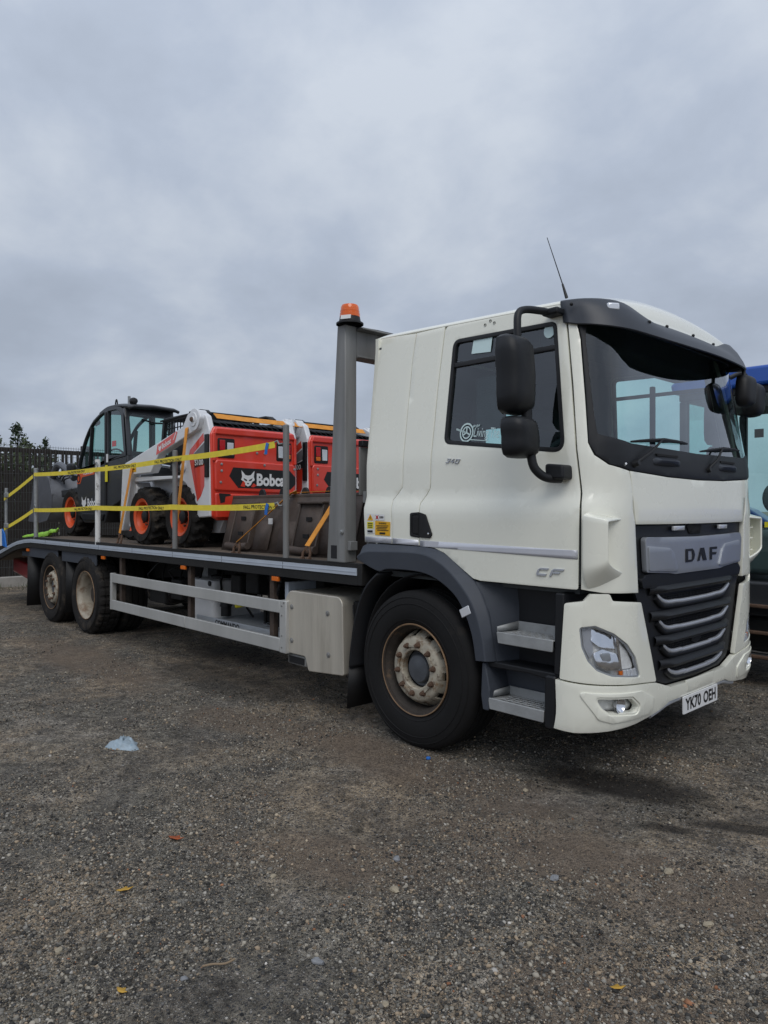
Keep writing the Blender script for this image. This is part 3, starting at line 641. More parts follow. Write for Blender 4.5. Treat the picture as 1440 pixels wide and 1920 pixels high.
vb = MB(); vb.box(-2.75, -2.25, .60, .9, .42, .62); vb.box(-2.5, -2.3, .5, .62, .45, .55)
for i in range(5): vb.tube((-2.65 + i * .09, .56, .45), (-2.65 + i * .09, .56, .60), .015, .015, 8)
vb.build('valve_block', M['chassis'], TR, .004)
lv = MB()
for i in range(4): lv.path([(-2.55 + i * .07, .50, .47), (-2.5 + i * .07, .44, .50), (-2.42 + i * .07, .42, .49)], .008, 6)
lv.build('levers', M['chrome'], TR)
B(-2.28, -2.24, .47, .474, .70, .78).build('label_tag', M['white'], TR)
B(-3.05, -1.95, .96, .98, .5, 1.02).build('back_plate', M['chassis'], TR, .005)
for y, x in ((.42, -4.85), (.42, -4.42)):
    MB().lathe([(0, 0), (.09, .01), (.13, .05), (.14, .09), (.14, .55), (.13, .6), (0, .62)], (x, y - .1, .64), 20).build('air_tank', M['black_gloss'], TR)
for i in range(7):
    x = -4.7 + i * .45; MB().path([(x, .5, 1.0), (x + .06, .42, .85), (x + .02 + random.uniform(-.1, .1), .45, .62), (x - .05, .6, .5)], .012, 6).build('hose', M['black'], TR)
for i, (a_, b_, z_) in enumerate(((-4.75, -4.35, .52), (-4.2, -3.95, .60), (-2.9, -2.72, .74), (-2.62, -2.40, .80), (-2.2, -2.06, .66))):
    q = MB().rbox(a_, b_, .30, .52, z_, z_ + .22, .03).build('control_box', M['chassis'], TR, .008); MB().path([(a_ + .05, .31, z_ + .22), (a_ + .02, .27, z_ + .32), (a_ + .12, .36, .98)], .010, 6).build('cable', M['black'], q)
B(-2.0, -1.62, .5, .9, .45, 1.0).build('battery_box', M['chassis'], TR, .01)
B(-1.66, -1.61, .10, .40, .50, .99).build('tank_strap_plate', M['edge_tape'], TR, .003); MB().path([(-1.72, .09, .97), (-1.78, .08, .80), (-1.83, .09, .70)], .012, 6).build('cable', M['black'], TR)
# gantry, beacon, headboard
def loft_post(y0, y1):
    mb = MB(); rows = []
    for xa, xb, z in ((-.955, -.732, 1.205), (-.825, -.730, 3.015)): rows.append([(xa, y0, z), (xb, y0, z), (xb, y1, z), (xa, y1, z)])
    return mb.loft(rows, True, True)
gp = loft_post(.0, .115).build('gantry_post', M['galv_dull'], TR, .008); loft_post(2 * CY - .115, 2 * CY).build('gantry_post', M['galv_dull'], TR, .008)
B(-.90, -.83, -.0025, -.0005, 1.235, 1.335).build('rating_plate', M['ink'], gp); MB().lathe([(.018, 0), (.018, -.01), (.009, -.014), (.009, -.022), (0, -.022)], (-.765, 0, 1.44), 12).build('bolt', M['galv'], gp)
B(-.729, -.69, .02, .09, 1.30, 1.37).build('lug', M['galv_dull'], gp, .004)
bm_ = MB(); bm_.box(-.82, -.735, .117, 2.343, 2.79, 2.985); bm_.box(-.83, -.66, .117, 2.343, 2.986, 3.0); bm_.box(-.83, -.70, .117, 2.343, 2.775, 2.789); bm_.build('gantry_beam', M['galv_dull'], TR, .004)
MB().path([(-.76, .118, 3.012), (-.75, .35, 3.02), (-.72, .55, 3.01), (-.74, .8, 3.02), (-.73, 1.4, 3.012), (-.73, 2.3, 3.015)], .014, 6).build('cable', M['black'], TR)
wl = MB().lathe([(0, -.03), (.045, -.03), (.062, -.012), (.064, .012), (.05, .035), (0, .05)], (-.69, .36, 2.66), 20, 'x').build('work_lamp', M['black'], TR); MB().path([(-.70, .36, 2.72), (-.72, .36, 2.775)], .012, 6).build('bracket', M['black'], wl)
bc = MB().lathe([(.105, .0), (.105, .012), (.085, .022), (.078, .055), (.0, .056)], (-.735, .05, 3.017), 24, 'z').build('beacon', M['black'], TR, smooth=30)
MB().lathe([(.078, .057), (.077, .085), (.073, .088), (.074, .105), (.071, .108), (.070, .132), (.062, .148), (.04, .154), (0, .155)], (-.735, .05, 3.017), 28, 'z').build('beacon_lens', M['beacon'], bc, smooth=30)
poly_on('label_sticker', [[(-.04, .0), (.045, .0), (.045, .03), (-.04, .03)]], plane((-.69, -.034, 3.042), (.86, .45, 0), (0, .15, .98)), M['white'], bc)
hb = MB(); hb.box(-.715, -.69, .20, 2.26, 1.21, 1.72); hb.box(-.715, -.70, .12, 2.34, 1.722, 2.09); hb.build('headboard', M['galv_dull'], TR, .004)
B(-.72, -.67, .12, 2.34, 2.092, 2.14).build('headboard_rail', M['dark_plastic'], TR, .006); B(-.69, -.66, .14, .24, 1.66, 1.75).build('headboard_lug', M['galv'], TR, .005)
# stakes and lashing rings
def stake(x, y, zt, m, z0=1.12, r=.026):
    s = MB().tube((x, y, z0), (x, y, zt), r, r, 16).build('stake', m, TR, .004)
    MB().tube((x, y, zt), (x, y, zt + .004), r * .8, r * .7, 14).build('cap', M['galv_dull'], s)
    return s
for x, zt, m in ((-1.55, 2.325, 'galv_dull'), (-3.56, 2.235, 'galv_dull'), (-5.66, 2.25, 'white_chip'), (-8.08, 2.245, 'galv')):
    s = stake(x, .035, zt, M[m], r=.027 if x > -5 else .032)
    stake(x, 2 * CY + .005, zt, M[m])
stake(-9.62, .035, 1.98, M['galv'], .9)
for x, zz_ in ((-5.63, (2.17, )), (-8.05, (2.13, 1.65))):
    for z in zz_: MB().path([(x + .02 + .035 * math.cos(t / 10 * 6.28), .0, z + .045 * math.sin(t / 10 * 6.28)) for t in range(10)], .007, 6, closed=True).build('strap_eye', M['galv'], TR)
def ring(x, y, tilt=.5):
    mb = MB(); mb.path([(x - .045, y, 1.19), (x - .05, y + .02 * tilt, 1.25), (x - .02, y + .05 * tilt, 1.30), (x + .025, y + .05 * tilt, 1.30), (x + .05, y + .02 * tilt, 1.25), (x + .045, y, 1.19)], .012, 8)
    mb.tube((x - .06, y, 1.205), (x - .03, y, 1.205), .018); mb.tube((x + .03, y, 1.205), (x + .06, y, 1.205), .018); return mb.build('lashing_ring', M['rust'], TR)
for x in (-1.33, -2.42, -3.66, -5.10): ring(x, .075)
# ================================================================== truck cab
def sst(a, b, t):
    t = min(1, max(0, (t - a) / (b - a))); return t * t * (3 - 2 * t)
def side_y(z):
    y = .05 + .035 * sst(1.60, 1.72, z)
    if z > 1.95: y += .11 * (z - 1.95)
    if z > 2.86: y += 3.5 * (z - 2.86) ** 2
    return y
def xfz(z): return 1.385 - .14 * max(0, z - 1.9)
def mkS(a, b, Lc, bulge, sy, xf):
    def S(u, z):
        X_ = xf(z); s = sy(z); uc = X_ - a
        if u <= uc: return (u, s, z)
        if u <= uc + Lc:
            t = (u - uc) / Lc * math.pi / 2; return (uc + a * math.sin(t), s + b * (1 - math.cos(t)), z)
        y = s + b + (u - uc - Lc); h = CY - s - b
        return (X_ + bulge * (1 - ((y - CY) / h) ** 2), y, z)
    def UC(z): return xf(z) - a + Lc + CY - sy(z) - b
    def Sw(w_, z):
        if w_ <= 0: return S(w_ + UC(z), z)
        p = S(-w_ + UC(z), z); return (p[0], 2 * CY - p[1], z)
    return S, UC, Sw
S, UC, Sw = mkS(.24, .30, .45, .015, side_y, xfz)
S2, UC2, Sw2 = mkS(.28, .42, .55, .012, lambda z: .02 + .25 * max(0, .5 - z) ** 2, lambda z: 1.40 - .5 * max(0, .48 - z) ** 1.5)
PT = M['paint']
both = (False, True)
# --- doors with windows
door = rpoly([(.124, 2.865), (.098, 2.47), (.077, 1.755), (.004, 1.655), (.008, 1.362), (.14, 1.352), (.234, 1.322), (.388, 1.225), (.480, 1.170), (.54, 1.160), (1.245, 1.158), (1.252, 1.614), (1.152, 2.332), (1.089, 2.715), (1.080, 2.82)], [.04, 0, .02, .02, 0, .05, .1, .1, .06, .04, .015, .02, 0, 0, .03])
win = rpoly([(.205, 2.758), (.187, 2.05), (1.135, 1.932), (1.02, 2.728)], [.06, .06, .07, .055], 6)
for mir in both:
    D = patch('door', door, S, PT, TR, .03, [win], (.06, .045), 0, .004, 2, mir)
    patch('window_seal', win, S, M['black'], D, .03, [inset(win, .026)], (.06, .06), .002, .004, 2, mir)
    patch('window_glass', inset(win, .020), S, M['side_glass'], D, 0, (), (.3, .2), -.014, 0, 2, mir)
    patch('window_bar', [(.215, 2.565), (1.07, 2.555), (1.07, 2.585), (.215, 2.597)], S, M['black'], D, .02, (), (.2, .2), .0, .003, 2, mir)
    patch('stripe', [(.012, 1.358), (1.243, 1.328), (1.243, 1.378), (.012, 1.398)], S, M['reflective'], D, .003, (), (.06, .045), .003, 0, 2, mir)
    hd = patch('door_handle', rpoly([(.010, 1.590), (.066, 1.575), (.127, 1.440), (.110, 1.415), (.010, 1.418)], [.005, .02, .02, .02, .005]), S, M['black'], D, .02, (), (.05, .05), .010, .006, 2, mir)
    MB().lathe([(.008, 0), (.008, -.004), (0, -.005)], (.098, .040 if not mir else 2 * CY - .036, 1.445), 10).build('lock', M['chrome'], hd)
    if not mir:
        for a, b in ((.474, 2.809), (.516, 2.828), (.549, 2.808)):
            p = S(a, b); MB().lathe([(.0085, -.004), (.0085, .004), (0, .004)], (p[0], p[1] - .001, p[2]), 12).build('mount_hole', M['black'], D)
        sfn = lambda a, b: tuple(V3(S(a, b)) + V3((0, -.012, 0)))
        B_ = lambda a, b: tuple(V3(S(a, b)) + V3((0, -.008, 0)))
        # raised model badges
        def glyph(name, polys, x0, y0, sc, sh, m, par, fn):
            mb = MB()
            for p in polys:
                n0 = len(mb.v); k = len(p)
                f3 = [fn(x0 + (a + b * sh) * sc, y0 + b * sc) for a, b in p]; bk = [tuple(V3(q) + V3((0, .010, 0))) for q in f3]
                mb.add(f3 + bk, [tuple(range(k)), tuple(range(k, 2 * k))[::-1]] + [(i, (i + 1) % k, k + (i + 1) % k, k + i) for i in range(k)])
            return mb.build(name, m, par, .0015)
        C_ = [[(.25, 0), (1.5, 0), (1.5, .28), (.35, .28)], [(0, .25), (.25, 0), (.35, .28), (.28, .35)], [(0, .25), (.28, .35), (.28, .75), (0, .75)], [(0, .75), (.28, .75), (.38, .82), (.3, 1)], [(.3, 1), (.38, .74), (1.5, .74), (1.5, 1)]]
        F_ = [[(2.0, 0), (2.3, 0), (2.3, .75), (2.0, .75)], [(2.0, .75), (2.3, .72), (2.4, .74), (2.25, 1)], [(2.25, 1), (2.4, .74), (3.7, .74), (3.7, 1)], [(2.3, .36), (3.3, .36), (3.3, .60), (2.3, .60)]]
        glyph('badge', C_ + F_, .957, 1.222, .047, .45, M['silver_trim'], D, B_)
        n3 = [[(0, 0), (1, 0), (1, .2), (0, .2)], [(.78, .2), (1, .2), (1, .8), (.78, .8)], [(0, .8), (1, .8), (1, 1), (0, 1)], [(.3, .4), (.78, .4), (.78, .6), (.3, .6)]]
        n4 = [[(1.3, .25), (2.3, .25), (2.3, .42), (1.3, .42)], [(1.95, 0), (2.15, 0), (2.15, .25), (1.95, .25)], [(1.3, .42), (1.55, .42), (2.1, 1), (1.8, 1)], [(1.95, .42), (2.15, .42), (2.15, .7), (1.95, .7)]]
        n0_ = [[(2.6, 0), (3.7, 0), (3.7, .2), (2.6, .2)], [(2.6, .8), (3.7, .8), (3.7, 1), (2.6, 1)], [(2.6, .2), (2.82, .2), (2.82, .8), (2.6, .8)], [(3.48, .2), (3.7, .2), (3.7, .8), (3.48, .8)]]
        glyph('badge', n3 + n4 + n0_, .216, 1.922, .030, .6, M['silver_trim'], D, lambda a, b: tuple(V3(S(a, b - (a - .2) * .09)) + V3((0, -.008, 0))))
        # stickers on the glass
        gf = lambda a, b: tuple(V3(S(a, b)) + V3((0, .006, 0)))
        poly_on('glass_sticker', [[(.381, 2.757), (.368, 2.636), (.528, 2.624), (.536, 2.744)]], gf, M['cyan_print'], D)
        poly_on('glass_sticker', [[(.969 + .040 * math.cos(k / 24 * 6.283), 2.680 + .046 * math.sin(k / 24 * 6.283)) for k in range(24)]], gf, M['cyan_print'], D)
        rg_ = []
        for r0, r1 in ((.048, .058), (.030, .038)):
            for k in range(28):
                a0, a1 = k / 28 * 6.283, (k + 1) / 28 * 6.283; rg_.append([(.375 + q * math.cos(a), 2.112 + q * 1.1 * math.sin(a)) for q, a in ((r0, a0), (r1, a0), (r1, a1), (r0, a1))])
        for a0 in (1.57, 3.6, 5.8): rg_.append([(.375 + q * math.cos(a0 + s_), 2.112 + q * 1.1 * math.sin(a0 + s_)) for q, s_ in ((.006, -.9), (.033, -.14), (.033, .14), (.006, .9))])
        rg_.append([(.375 + .009 * math.cos(k), 2.112 + .009 * math.sin(k)) for k in (0, 1, 2, 3, 4, 5)])
        poly_on('glass_lettering', rg_, gf, M['cyan_print'], D)
        text_on('glass_lettering', 'Living', lambda a, b: gf(a, b - (a - .4) * .10), .435, 2.064, .125, .080, M['cyan_print'], D, .0, .25)
        text_on('glass_lettering', 'The', lambda a, b: gf(a, b - (a - .4) * .10), .575, 2.080, .070, .066, M['cyan_print'], D, .0, .25)
        mb = [[(.412, 2.060), (.56, 2.042), (.56, 2.046), (.412, 2.066)]]; poly_on('glass_lettering', mb, gf, M['cyan_print'], D)
        for k in range(9): poly_on('glass_lettering', [[(.285 + k * .009, 2.135 - k * .003), (.291 + k * .009, 2.133 - k * .003), (.292 + k * .009, 2.146 - k * .003), (.286 + k * .009, 2.148 - k * .003)]], gf, M['cyan_print'], D)
        for k in range(6): poly_on('glass_lettering', [[(.425 + k * .010, 2.140 + (k % 3) * .004 - k * .001), (.431 + k * .010, 2.139 + (k % 3) * .004), (.433 + k * .010, 2.154 + (k % 2) * .006), (.427 + k * .010, 2.155)]], gf, M['cyan_print'], D)
    # side panels behind the door
    s1 = [(-.16, 2.872), (-.178, 2.661), (-.196, 1.769), (-.284, 1.682), (-.268, 1.366)]
    P1 = patch('rear_corner_panel', rpoly([(-.590, 2.905)] + [(a - .003, b) for a, b in s1] + [(-.560, 1.370), (-.582, 1.74), (-.580, 2.5)], 0), S, PT, TR, .03, (), (.06, .045), 0, .012, 3, mir)
    P2 = patch('side_panel', rpoly([(a + .003, b) for a, b in s1] + [(.000, 1.362), (-.004, 1.655), (.069, 1.755), (.090, 2.47), (.115, 2.866)], 0), S, PT, TR, .03, (), (.06, .045), 0, .003, 2, mir)
    patch('stripe', [(-.555, 1.370), (-.272, 1.368), (-.272, 1.408), (-.555, 1.412)], S, M['reflective'], P1, .003, (), (.2, .2), .003, 0, 2, mir)
    patch('stripe', [(-.262, 1.367), (-.004, 1.362), (-.004, 1.400), (-.262, 1.407)], S, M['reflective'], P2, .003, (), (.2, .2), .003, 0, 2, mir)
    hr = patch('handle_recess', rpoly([(-.085, 1.586), (.001, 1.592), (.001, 1.416), (-.085, 1.424)], [.02, .004, .004, .02]), S, M['black'], P2, .008, [rpoly([(-.068, 1.572), (-.003, 1.575), (-.003, 1.434), (-.068, 1.440)], [.02, .003, .003, .02])], (.05, .05), .005, .003, 2, mir)
    patch('handle_cup', [(-.072, 1.575), (-.002, 1.578), (-.002, 1.432), (-.072, 1.437)], S, M['dark_recess'], P2, .004, (), (.05, .05), .0025, 0, 2, mir)
    if not mir:
        ot = lambda a, b: tuple(V3(S(a, b)) + V3((0, -.004, 0))); o2 = lambda a, b: tuple(V3(S(a, b)) + V3((0, -.006, 0)))
        poly_on('warning_sticker', [[(-.533, 1.433), (-.458, 1.435), (-.458, 1.580), (-.533, 1.580)]], ot, M['white'], P1)
        st = poly_on('warning_sticker', [[(-.445, 1.426), (-.287, 1.420), (-.283, 1.521), (-.445, 1.527)]], ot, M['sticker_yellow'], P1)
        poly_on('sticker_triangle', [[(-.529, 1.530), (-.462, 1.530), (-.496, 1.577)]], o2, M['sticker_yellow'], P1)
        poly_on('sticker_bolt', [[(-.499, 1.535), (-.488, 1.551), (-.496, 1.551), (-.490, 1.566), (-.503, 1.548), (-.496, 1.548)]], lambda a, b: tuple(V3(S(a, b)) + V3((0, -.008, 0))), M['ink'], P1)
        poly_on('sticker_field', [[(-.530, 1.470), (-.462, 1.470), (-.462, 1.520), (-.530, 1.520)]], o2, M['sticker_lemon'], P1)
        poly_on('sticker_print', [[(-.52, z), (-.47, z), (-.47, z + .006), (-.52, z + .006)] for z in (1.478, 1.492, 1.506)] + [[(-.525, 1.443), (-.468, 1.443), (-.468, 1.458), (-.525, 1.458)]], lambda a, b: tuple(V3(S(a, b)) + V3((0, -.008, 0))), M['ink'], P1)
        text_on('sticker_print', 'WARNING', o2, -.405, 1.503, .082, .014, M['ink'], st, .02)
        poly_on('sticker_print', [[(-.43 + k % 2 * .01, z), (-.302 - k % 3 * .01, z), (-.302 - k % 3 * .01, z + .005), (-.43 + k % 2 * .01, z + .005)] for k, z in enumerate((1.490, 1.479, 1.468, 1.457))] + [[(-.395, 1.431), (-.335, 1.431), (-.335, 1.445), (-.395, 1.445)]], o2, M['ink'], st)
        poly_on('maker_sticker', [[(-.445, 1.534), (-.344, 1.532), (-.344, 1.575), (-.445, 1.577)]], ot, M['white'], P1)
        poly_on('sticker_print', [[(-.44, 1.538), (-.422, 1.545), (-.404, 1.538), (-.414, 1.555), (-.404, 1.572), (-.422, 1.562), (-.440, 1.572), (-.430, 1.555)]], o2, M['red_lens'], P1)
        poly_on('sticker_print', [[(-.395 + k * .015, 1.546), (-.385 + k * .015, 1.546), (-.385 + k * .015, 1.562), (-.395 + k * .015, 1.562)] for k in range(3)], o2, M['ink'], P1)
    # inner frame seen through the shut lines
    patch('door_frame', [(-.57, 1.38), (0, 1.38), (.14, 1.37), (.40, 1.24), (.50, 1.18), (1.26, 1.18), (1.30, 1.60), (1.22, 2.3), (1.14, 2.70), (1.10, 2.84), (-.57, 2.88)], S, M['interior'], TR, .01, [inset(win, -.01)], (.1, .1), -.032, 0, 2, mir)
    # A-pillar and corner panel
    cp = [(1.264, 1.160), (1.266, 1.60), (1.166, 2.332), (1.103, 2.715), (1.098, 2.79), (1.155, 2.72), (1.192, 2.598), (1.245, 2.252), (1.282, 1.985), (1.322, 1.915), (1.41, 1.861), (1.561, 1.829), (1.660, 1.52), (1.694, 1.124), (1.40, 1.140)]
    CPn = patch('corner_panel', cp, S, PT, TR, .03, (), (.04, .05), 0, .006, 2, mir)
    # air deflector: carries the door plane forward, open in front
    fy = (lambda y: y) if not mir else (lambda y: 2 * CY - y)
    mb = MB(); rows = []
    for f in [i / 10 for i in range(11)]:
        x = 1.262 + .128 * f + 0.008; zt = 1.588 - .028 * f; zb = 1.170 + .055 * f ** 2; yo = .044 + .050 * f ** 2.2; xq = min(x, 1.384); yc = .05 + .30 * (1 - math.sqrt(max(0, 1 - ((xq - 1.145) / .24) ** 2)))
        if f > .95: zt -= .01; zb += .02
        row = []
        for g in [k / 30 for k in range(31)]:
            z = zb + (zt - zb) * g; ed = max(max(0, 1 - g / .30) ** 2.0, max(0, 1 - (1 - g) / .035) ** 1.5)
            row.append((x - .03 * ed * f, fy(yo + ed * max(0, yc - yo)), z))
        rows.append(row)
    mb.loft(rows); vn = mb.build('air_deflector', PT, TR, smooth=60, solid=0)
    sd_ = vn.modifiers.new('t', 'SOLIDIFY'); sd_.thickness = .014; sd_.offset = 0; bv = vn.modifiers.new('b', 'BEVEL'); bv.width = .006; bv.segments = 2; bv.angle_limit = R(50)
    for z in (1.30, 1.39, 1.47): MB().prism([(a, fy(b)) for a, b in [(1.32, .10), (1.345, .125), (1.335, .17), (1.31, .14)]], z, z + .01, 'z').build('deflector_rib', PT, vn)
# --- roof
zb_ = lambda x: 2.872 - .048 * x
def roof_row(x):
    z0 = zb_(x); fr_ = 1 if x < .9 else math.sqrt(max(0, 1 - ((x - .9) / .40) ** 2)); H = .09 * fr_; Hd = .115 * sst(.0, .8, x) * fr_; dz0 = -.05 * sst(1.27, 1.31, x); s = side_y(z0); uc = xfz(z0) - .24
    if x < -.46: H *= math.sqrt(max(0.0, 1 - ((-.46 - x) / .14) ** 2)) * .5 + .5
    if x > uc: s += .30 * (1 - math.sqrt(max(0, 1 - ((x - uc) / .27) ** 2)))
    h = CY - s; r = []
    for k in range(41):
        t = math.pi * k / 40; c_ = math.cos(t); y = CY - h * math.copysign(abs(c_) ** .5, c_); f = max(0, 1 - abs((y - CY) / h) ** 4) ** .5; r.append((x, y, z0 + H * f + dz0 + Hd * max(0, 1 - ((y - CY) / .88) ** 2) ** 1.2))
    return r
xs = [-.595, -.585, -.56, -.52, -.46, -.3, -.1, .1, .3, .5, .7, .85, .95, 1.02, 1.08, 1.14, 1.19, 1.23, 1.26, 1.28, 1.295, 1.305, 1.312]
MB().loft([roof_row(x) for x in xs]).build('roof', PT, TR, smooth=60, solid=.02)
cbk = MB()
for y0, y1, z0, z1 in ((.17, 1.40, 1.20, 2.90), (2.16, 2.29, 1.20, 2.90), (1.40, 2.16, 1.20, 2.02), (1.40, 2.16, 2.56, 2.90)): cbk.box(-.575, -.545, y0, y1, z0, z1)
cbk.build('cab_back', PT, TR); MB().add([(-.56, 1.40, 2.02), (-.56, 2.16, 2.02), (-.56, 2.16, 2.56), (-.56, 1.40, 2.56)], [(0, 1, 2, 3)]).build('rear_window', M['side_glass'], TR)
# --- bonnet, windscreen, scuttle
patch('front_panel', [(-.868, 1.829), (-.806, 1.522), (-.4, 1.519), (0, 1.518), (.4, 1.519), (.806, 1.522), (.868, 1.829), (.415, 1.806), (0, 1.800), (-.415, 1.806)], Sw, PT, TR, .03, (), (.07, .05), .001, .006, 2)
sf = [(-1.135, 1.985), (-1.105, 1.918), (-1.022, 1.866), (-.872, 1.836), (-.415, 1.813), (0, 1.807), (.415, 1.813), (.872, 1.836), (1.022, 1.866), (1.105, 1.918), (1.135, 1.985), (1.103, 2.252), (1.070, 2.598), (1.075, 2.74), (-1.075, 2.74), (-1.070, 2.598), (-1.103, 2.252)]
gl = rpoly([(-1.078, 2.034), (-.836, 1.990), (0, 1.975), (.836, 1.990), (1.078, 2.034), (1.070, 2.252), (1.046, 2.598), (1.02, 2.70), (-1.02, 2.70), (-1.046, 2.598), (-1.070, 2.252)], [.03, .1, 0, .1, .03, 0, 0, .04, .04, 0, 0])
SRD = patch('windscreen_surround', sf, Sw, M['dark_plastic'], TR, .02, [gl], (.06, .06), .002, .004, 2)
patch('windscreen', inset(gl, -.008), Sw, M['screen_glass'], TR, 0, (), (.08, .12), -.006, 0, 2)
for y0, w_ in ((.60, .40), (1.54, .36)):      # scuttle vent housings
    rows = []
    for k in range(9):
        f = k / 8; y = y0 + w_ * f; e = .9 * math.sin(math.pi * min(1, max(0, f))) ** .5
        rows.append([(1.375 + .0, y, 1.865), (1.385 + .035 * e, y, 1.880), (1.385 + .045 * e, y, 1.905), (1.380 + .02 * e, y, 1.925), (1.37, y, 1.93)])
    MB().loft(rows).build('wiper_cowl', M['visor_plastic'], SRD, smooth=60, solid=.01)
    B(1.388, 1.40, y0 + .06, y0 + w_ - .06, 1.932, 1.945).build('vent_slot', M['dark_recess'], SRD)
def wiper(y0, yb0, yb1, zb0, zb1):
    Wp = new_empty('wiper', (0, 0, 0), 0, TR)
    mid = ((yb0 + yb1) / 2 - .05); zm = (zb0 + zb1) / 2
    MB().path([(1.40, y0, 1.875), (1.425, y0 + (mid - y0) * .45, 1.945), (1.412, mid, zm + .012)], [.012, .010, .006], 8).build('wiper_arm', M['black'], Wp)
    MB().tube((1.385, y0, 1.87), (1.42, y0, 1.878), .022, .016, 14).build('wiper_boss', M['black'], Wp)
    k = 9; MB().path([(1.397 - .02 * abs(i / 4 - 1) ** 2, yb0 + (yb1 - yb0) * i / 8, zb0 + (zb1 - zb0) * i / 8 + .012 * math.sin(i / 8 * 3.14)) for i in range(k)], [.006, .009, .011, .012, .016, .012, .011, .009, .006], 6).build('wiper_blade', M['black'], Wp)
wiper(.40, .385, 1.12, 2.00, 2.035); wiper(1.385, 1.31, 1.98, 1.995, 2.04)
MB().tube((1.385, .30, 1.862), (1.400, .285, 1.868), .007, .006, 10).build('washer_jet', M['silver'], SRD)
# --- roof visor
rows = []; wE = 1.165; nW = 60
for i in range(nW + 1):
    w_ = -wE + 2 * wE * i / nW; a = abs(w_); e = 1 - sst(.92, 1.165, a); ez = sst(.45, .82, a)
    zbot = 2.592 + .11 * (a / 1.165) ** 2.5; ztop = 2.772 + .072 * ez; O_ = .018 + .207 * max(0, 1 - (a / 1.08) ** 2) ** .85
    p = []
    for z, of in ((zbot + .014, O_ - .016), (zbot, O_ - .004), (zbot + .006, O_ + .004), (zbot + (ztop - zbot) * .3, O_ * .92), (zbot + (ztop - zbot) * .65, O_ * .62 + .006), (ztop - .012, O_ * .26 + .010), (ztop, O_ * .16 + .002), (ztop + .004, O_ * .10 - .016)):
        zs = min(z, 2.845); q = V3(Sw(w_, zs)); h_ = 1e-3; nn = (V3(Sw(w_ + h_, zs)) - q).cross(V3(Sw(w_, zs + h_)) - q).normalized(); nn.z = 0; nn.normalize(); r_ = q + nn * of; r_.z = z; p.append(r_)
    rows.append(p)
VS = MB().loft(rows).build('sun_visor', M['visor_plastic'], TR, smooth=40, solid=.008)
p = V3(Sw(-.86, 2.78)); MB().obox(p + V3((.045, -.035, .005)), (.075, .035, .045), ((.55, .83, 0), (.83, -.55, 0), (0, 0, 1))).build('marker_lamp', M['clear_lens'], VS, .01)
for w_, dz, of in ((-1.12, .10, .022), (-.66, .02, .125), (-.35, .055, .075), (.0, .055, .085), (.35, .055, .075), (.7, .02, .085)):
    q = V3(Sw(w_, 2.70)); MB().ball((q.x + of * .95, q.y - (.03 if w_ < -.9 else 0), 2.70 + dz), .011, 8, 6).build('visor_screw', M['black'], VS)
# --- grille
gb_ = rpoly([(-.812, 1.513), (-.4, 1.511), (.4, 1.511), (.812, 1.513), (.775, 1.135), (.735, 1.07), (.640, .69), (.55, .572), (.40, .528), (0, .515), (-.40, .528), (-.55, .572), (-.640, .69), (-.735, 1.07), (-.775, 1.135)], [0, 0, 0, 0, .03, .03, .1, .1, .1, 0, .1, .1, .1, .03, .03])
GR = patch('grille', gb_, Sw, M['dark_plastic'], TR, .02, (), (.1, .06), -.030, .004, 2)
gp_ = patch('name_panel', rpoly([(-.716, 1.445), (-.50, 1.440), (0, 1.433), (.50, 1.440), (.716, 1.445), (.742, 1.405), (.720, 1.236), (.42, 1.218), (.34, 1.208), (-.34, 1.208), (-.42, 1.218), (-.695, 1.236)], [.03, 0, 0, 0, .03, .03, .02, .03, .03, .03, .03, .02]), Sw, M['silver'], GR, .03, (), (.05, .04), .008, .010, 3)
for sg_ in (-1, 1):
    patch('panel_wing', [(a * -sg_ * 1, b) for a, b in rpoly([(-.685, 1.392), (-.42, 1.372), (-.372, 1.342), (-.312, 1.229), (-.40, 1.228), (-.675, 1.245)], [.01, .03, .02, .01, .02, .01])], Sw, M['silver'], gp_, .02, (), (.06, .05), .016, .006, 2)
lf = lambda a, b: tuple(V3(Sw(a, b)) + V3((.0115, 0, 0)))
hL, z0 = .084, 1.274
def let(polys, x0): return [[(x0 + a * hL, z0 + b * hL) for a, b in p] for p in polys]
Dl = [[(0, 0), (.45, 0), (.45, 1), (0, 1)], [(.45, 0), (1.15, 0), (1.5, .2), (1.45, .22), (1.1, .17), (.45, .17)], [(.45, 1), (.45, .83), (1.05, .83), (1.4, .75), (1.5, .8), (1.2, 1)], [(1.1, .17), (1.5, .2), (1.62, .5), (1.5, .8), (1.05, .83), (1.18, .5)]]
Al = [[(0, 0), (.42, 0), (.92, 1), (.55, 1)], [(.92, 1), (.72, .6), (1.05, 0), (1.75, 0), (1.25, 1)]]
Fl = [[(0, 0), (.45, 0), (.45, 1), (0, 1)], [(.45, .82), (1.45, .82), (1.45, 1), (.45, 1)], [(.45, .38), (1.25, .38), (1.35, .58), (.45, .58)]]
poly_on('maker_lettering', let(Dl, -.222 + .015) + let(Al, -.045 + .01) + let(Fl, .150 + .01), lf, M['ink'], gp_)
patch('grille_bar', rpoly([(-.70, 1.222), (.70, 1.222), (.745, 1.19), (.72, 1.142), (0, 1.122), (-.72, 1.142), (-.745, 1.19)], .02), Sw, M['dark_plastic'], GR, .03, (), (.06, .02), .000, .012, 3)
for a, b in ((-.344, -.20), (.345, .48)): patch('marker_lamp', [(a, 1.478), (b, 1.478), (b, 1.505), (a, 1.505)], Sw, M['clear_lens'], GR, .02, (), (.1, .1), .004, .004, 2)
patch('intake', rpoly([(-.12, 1.508), (.12, 1.508), (.09, 1.45), (-.07, 1.45)], .015), Sw, M['dark_recess'], GR, .003, (), (.1, .1), -.024, 0)
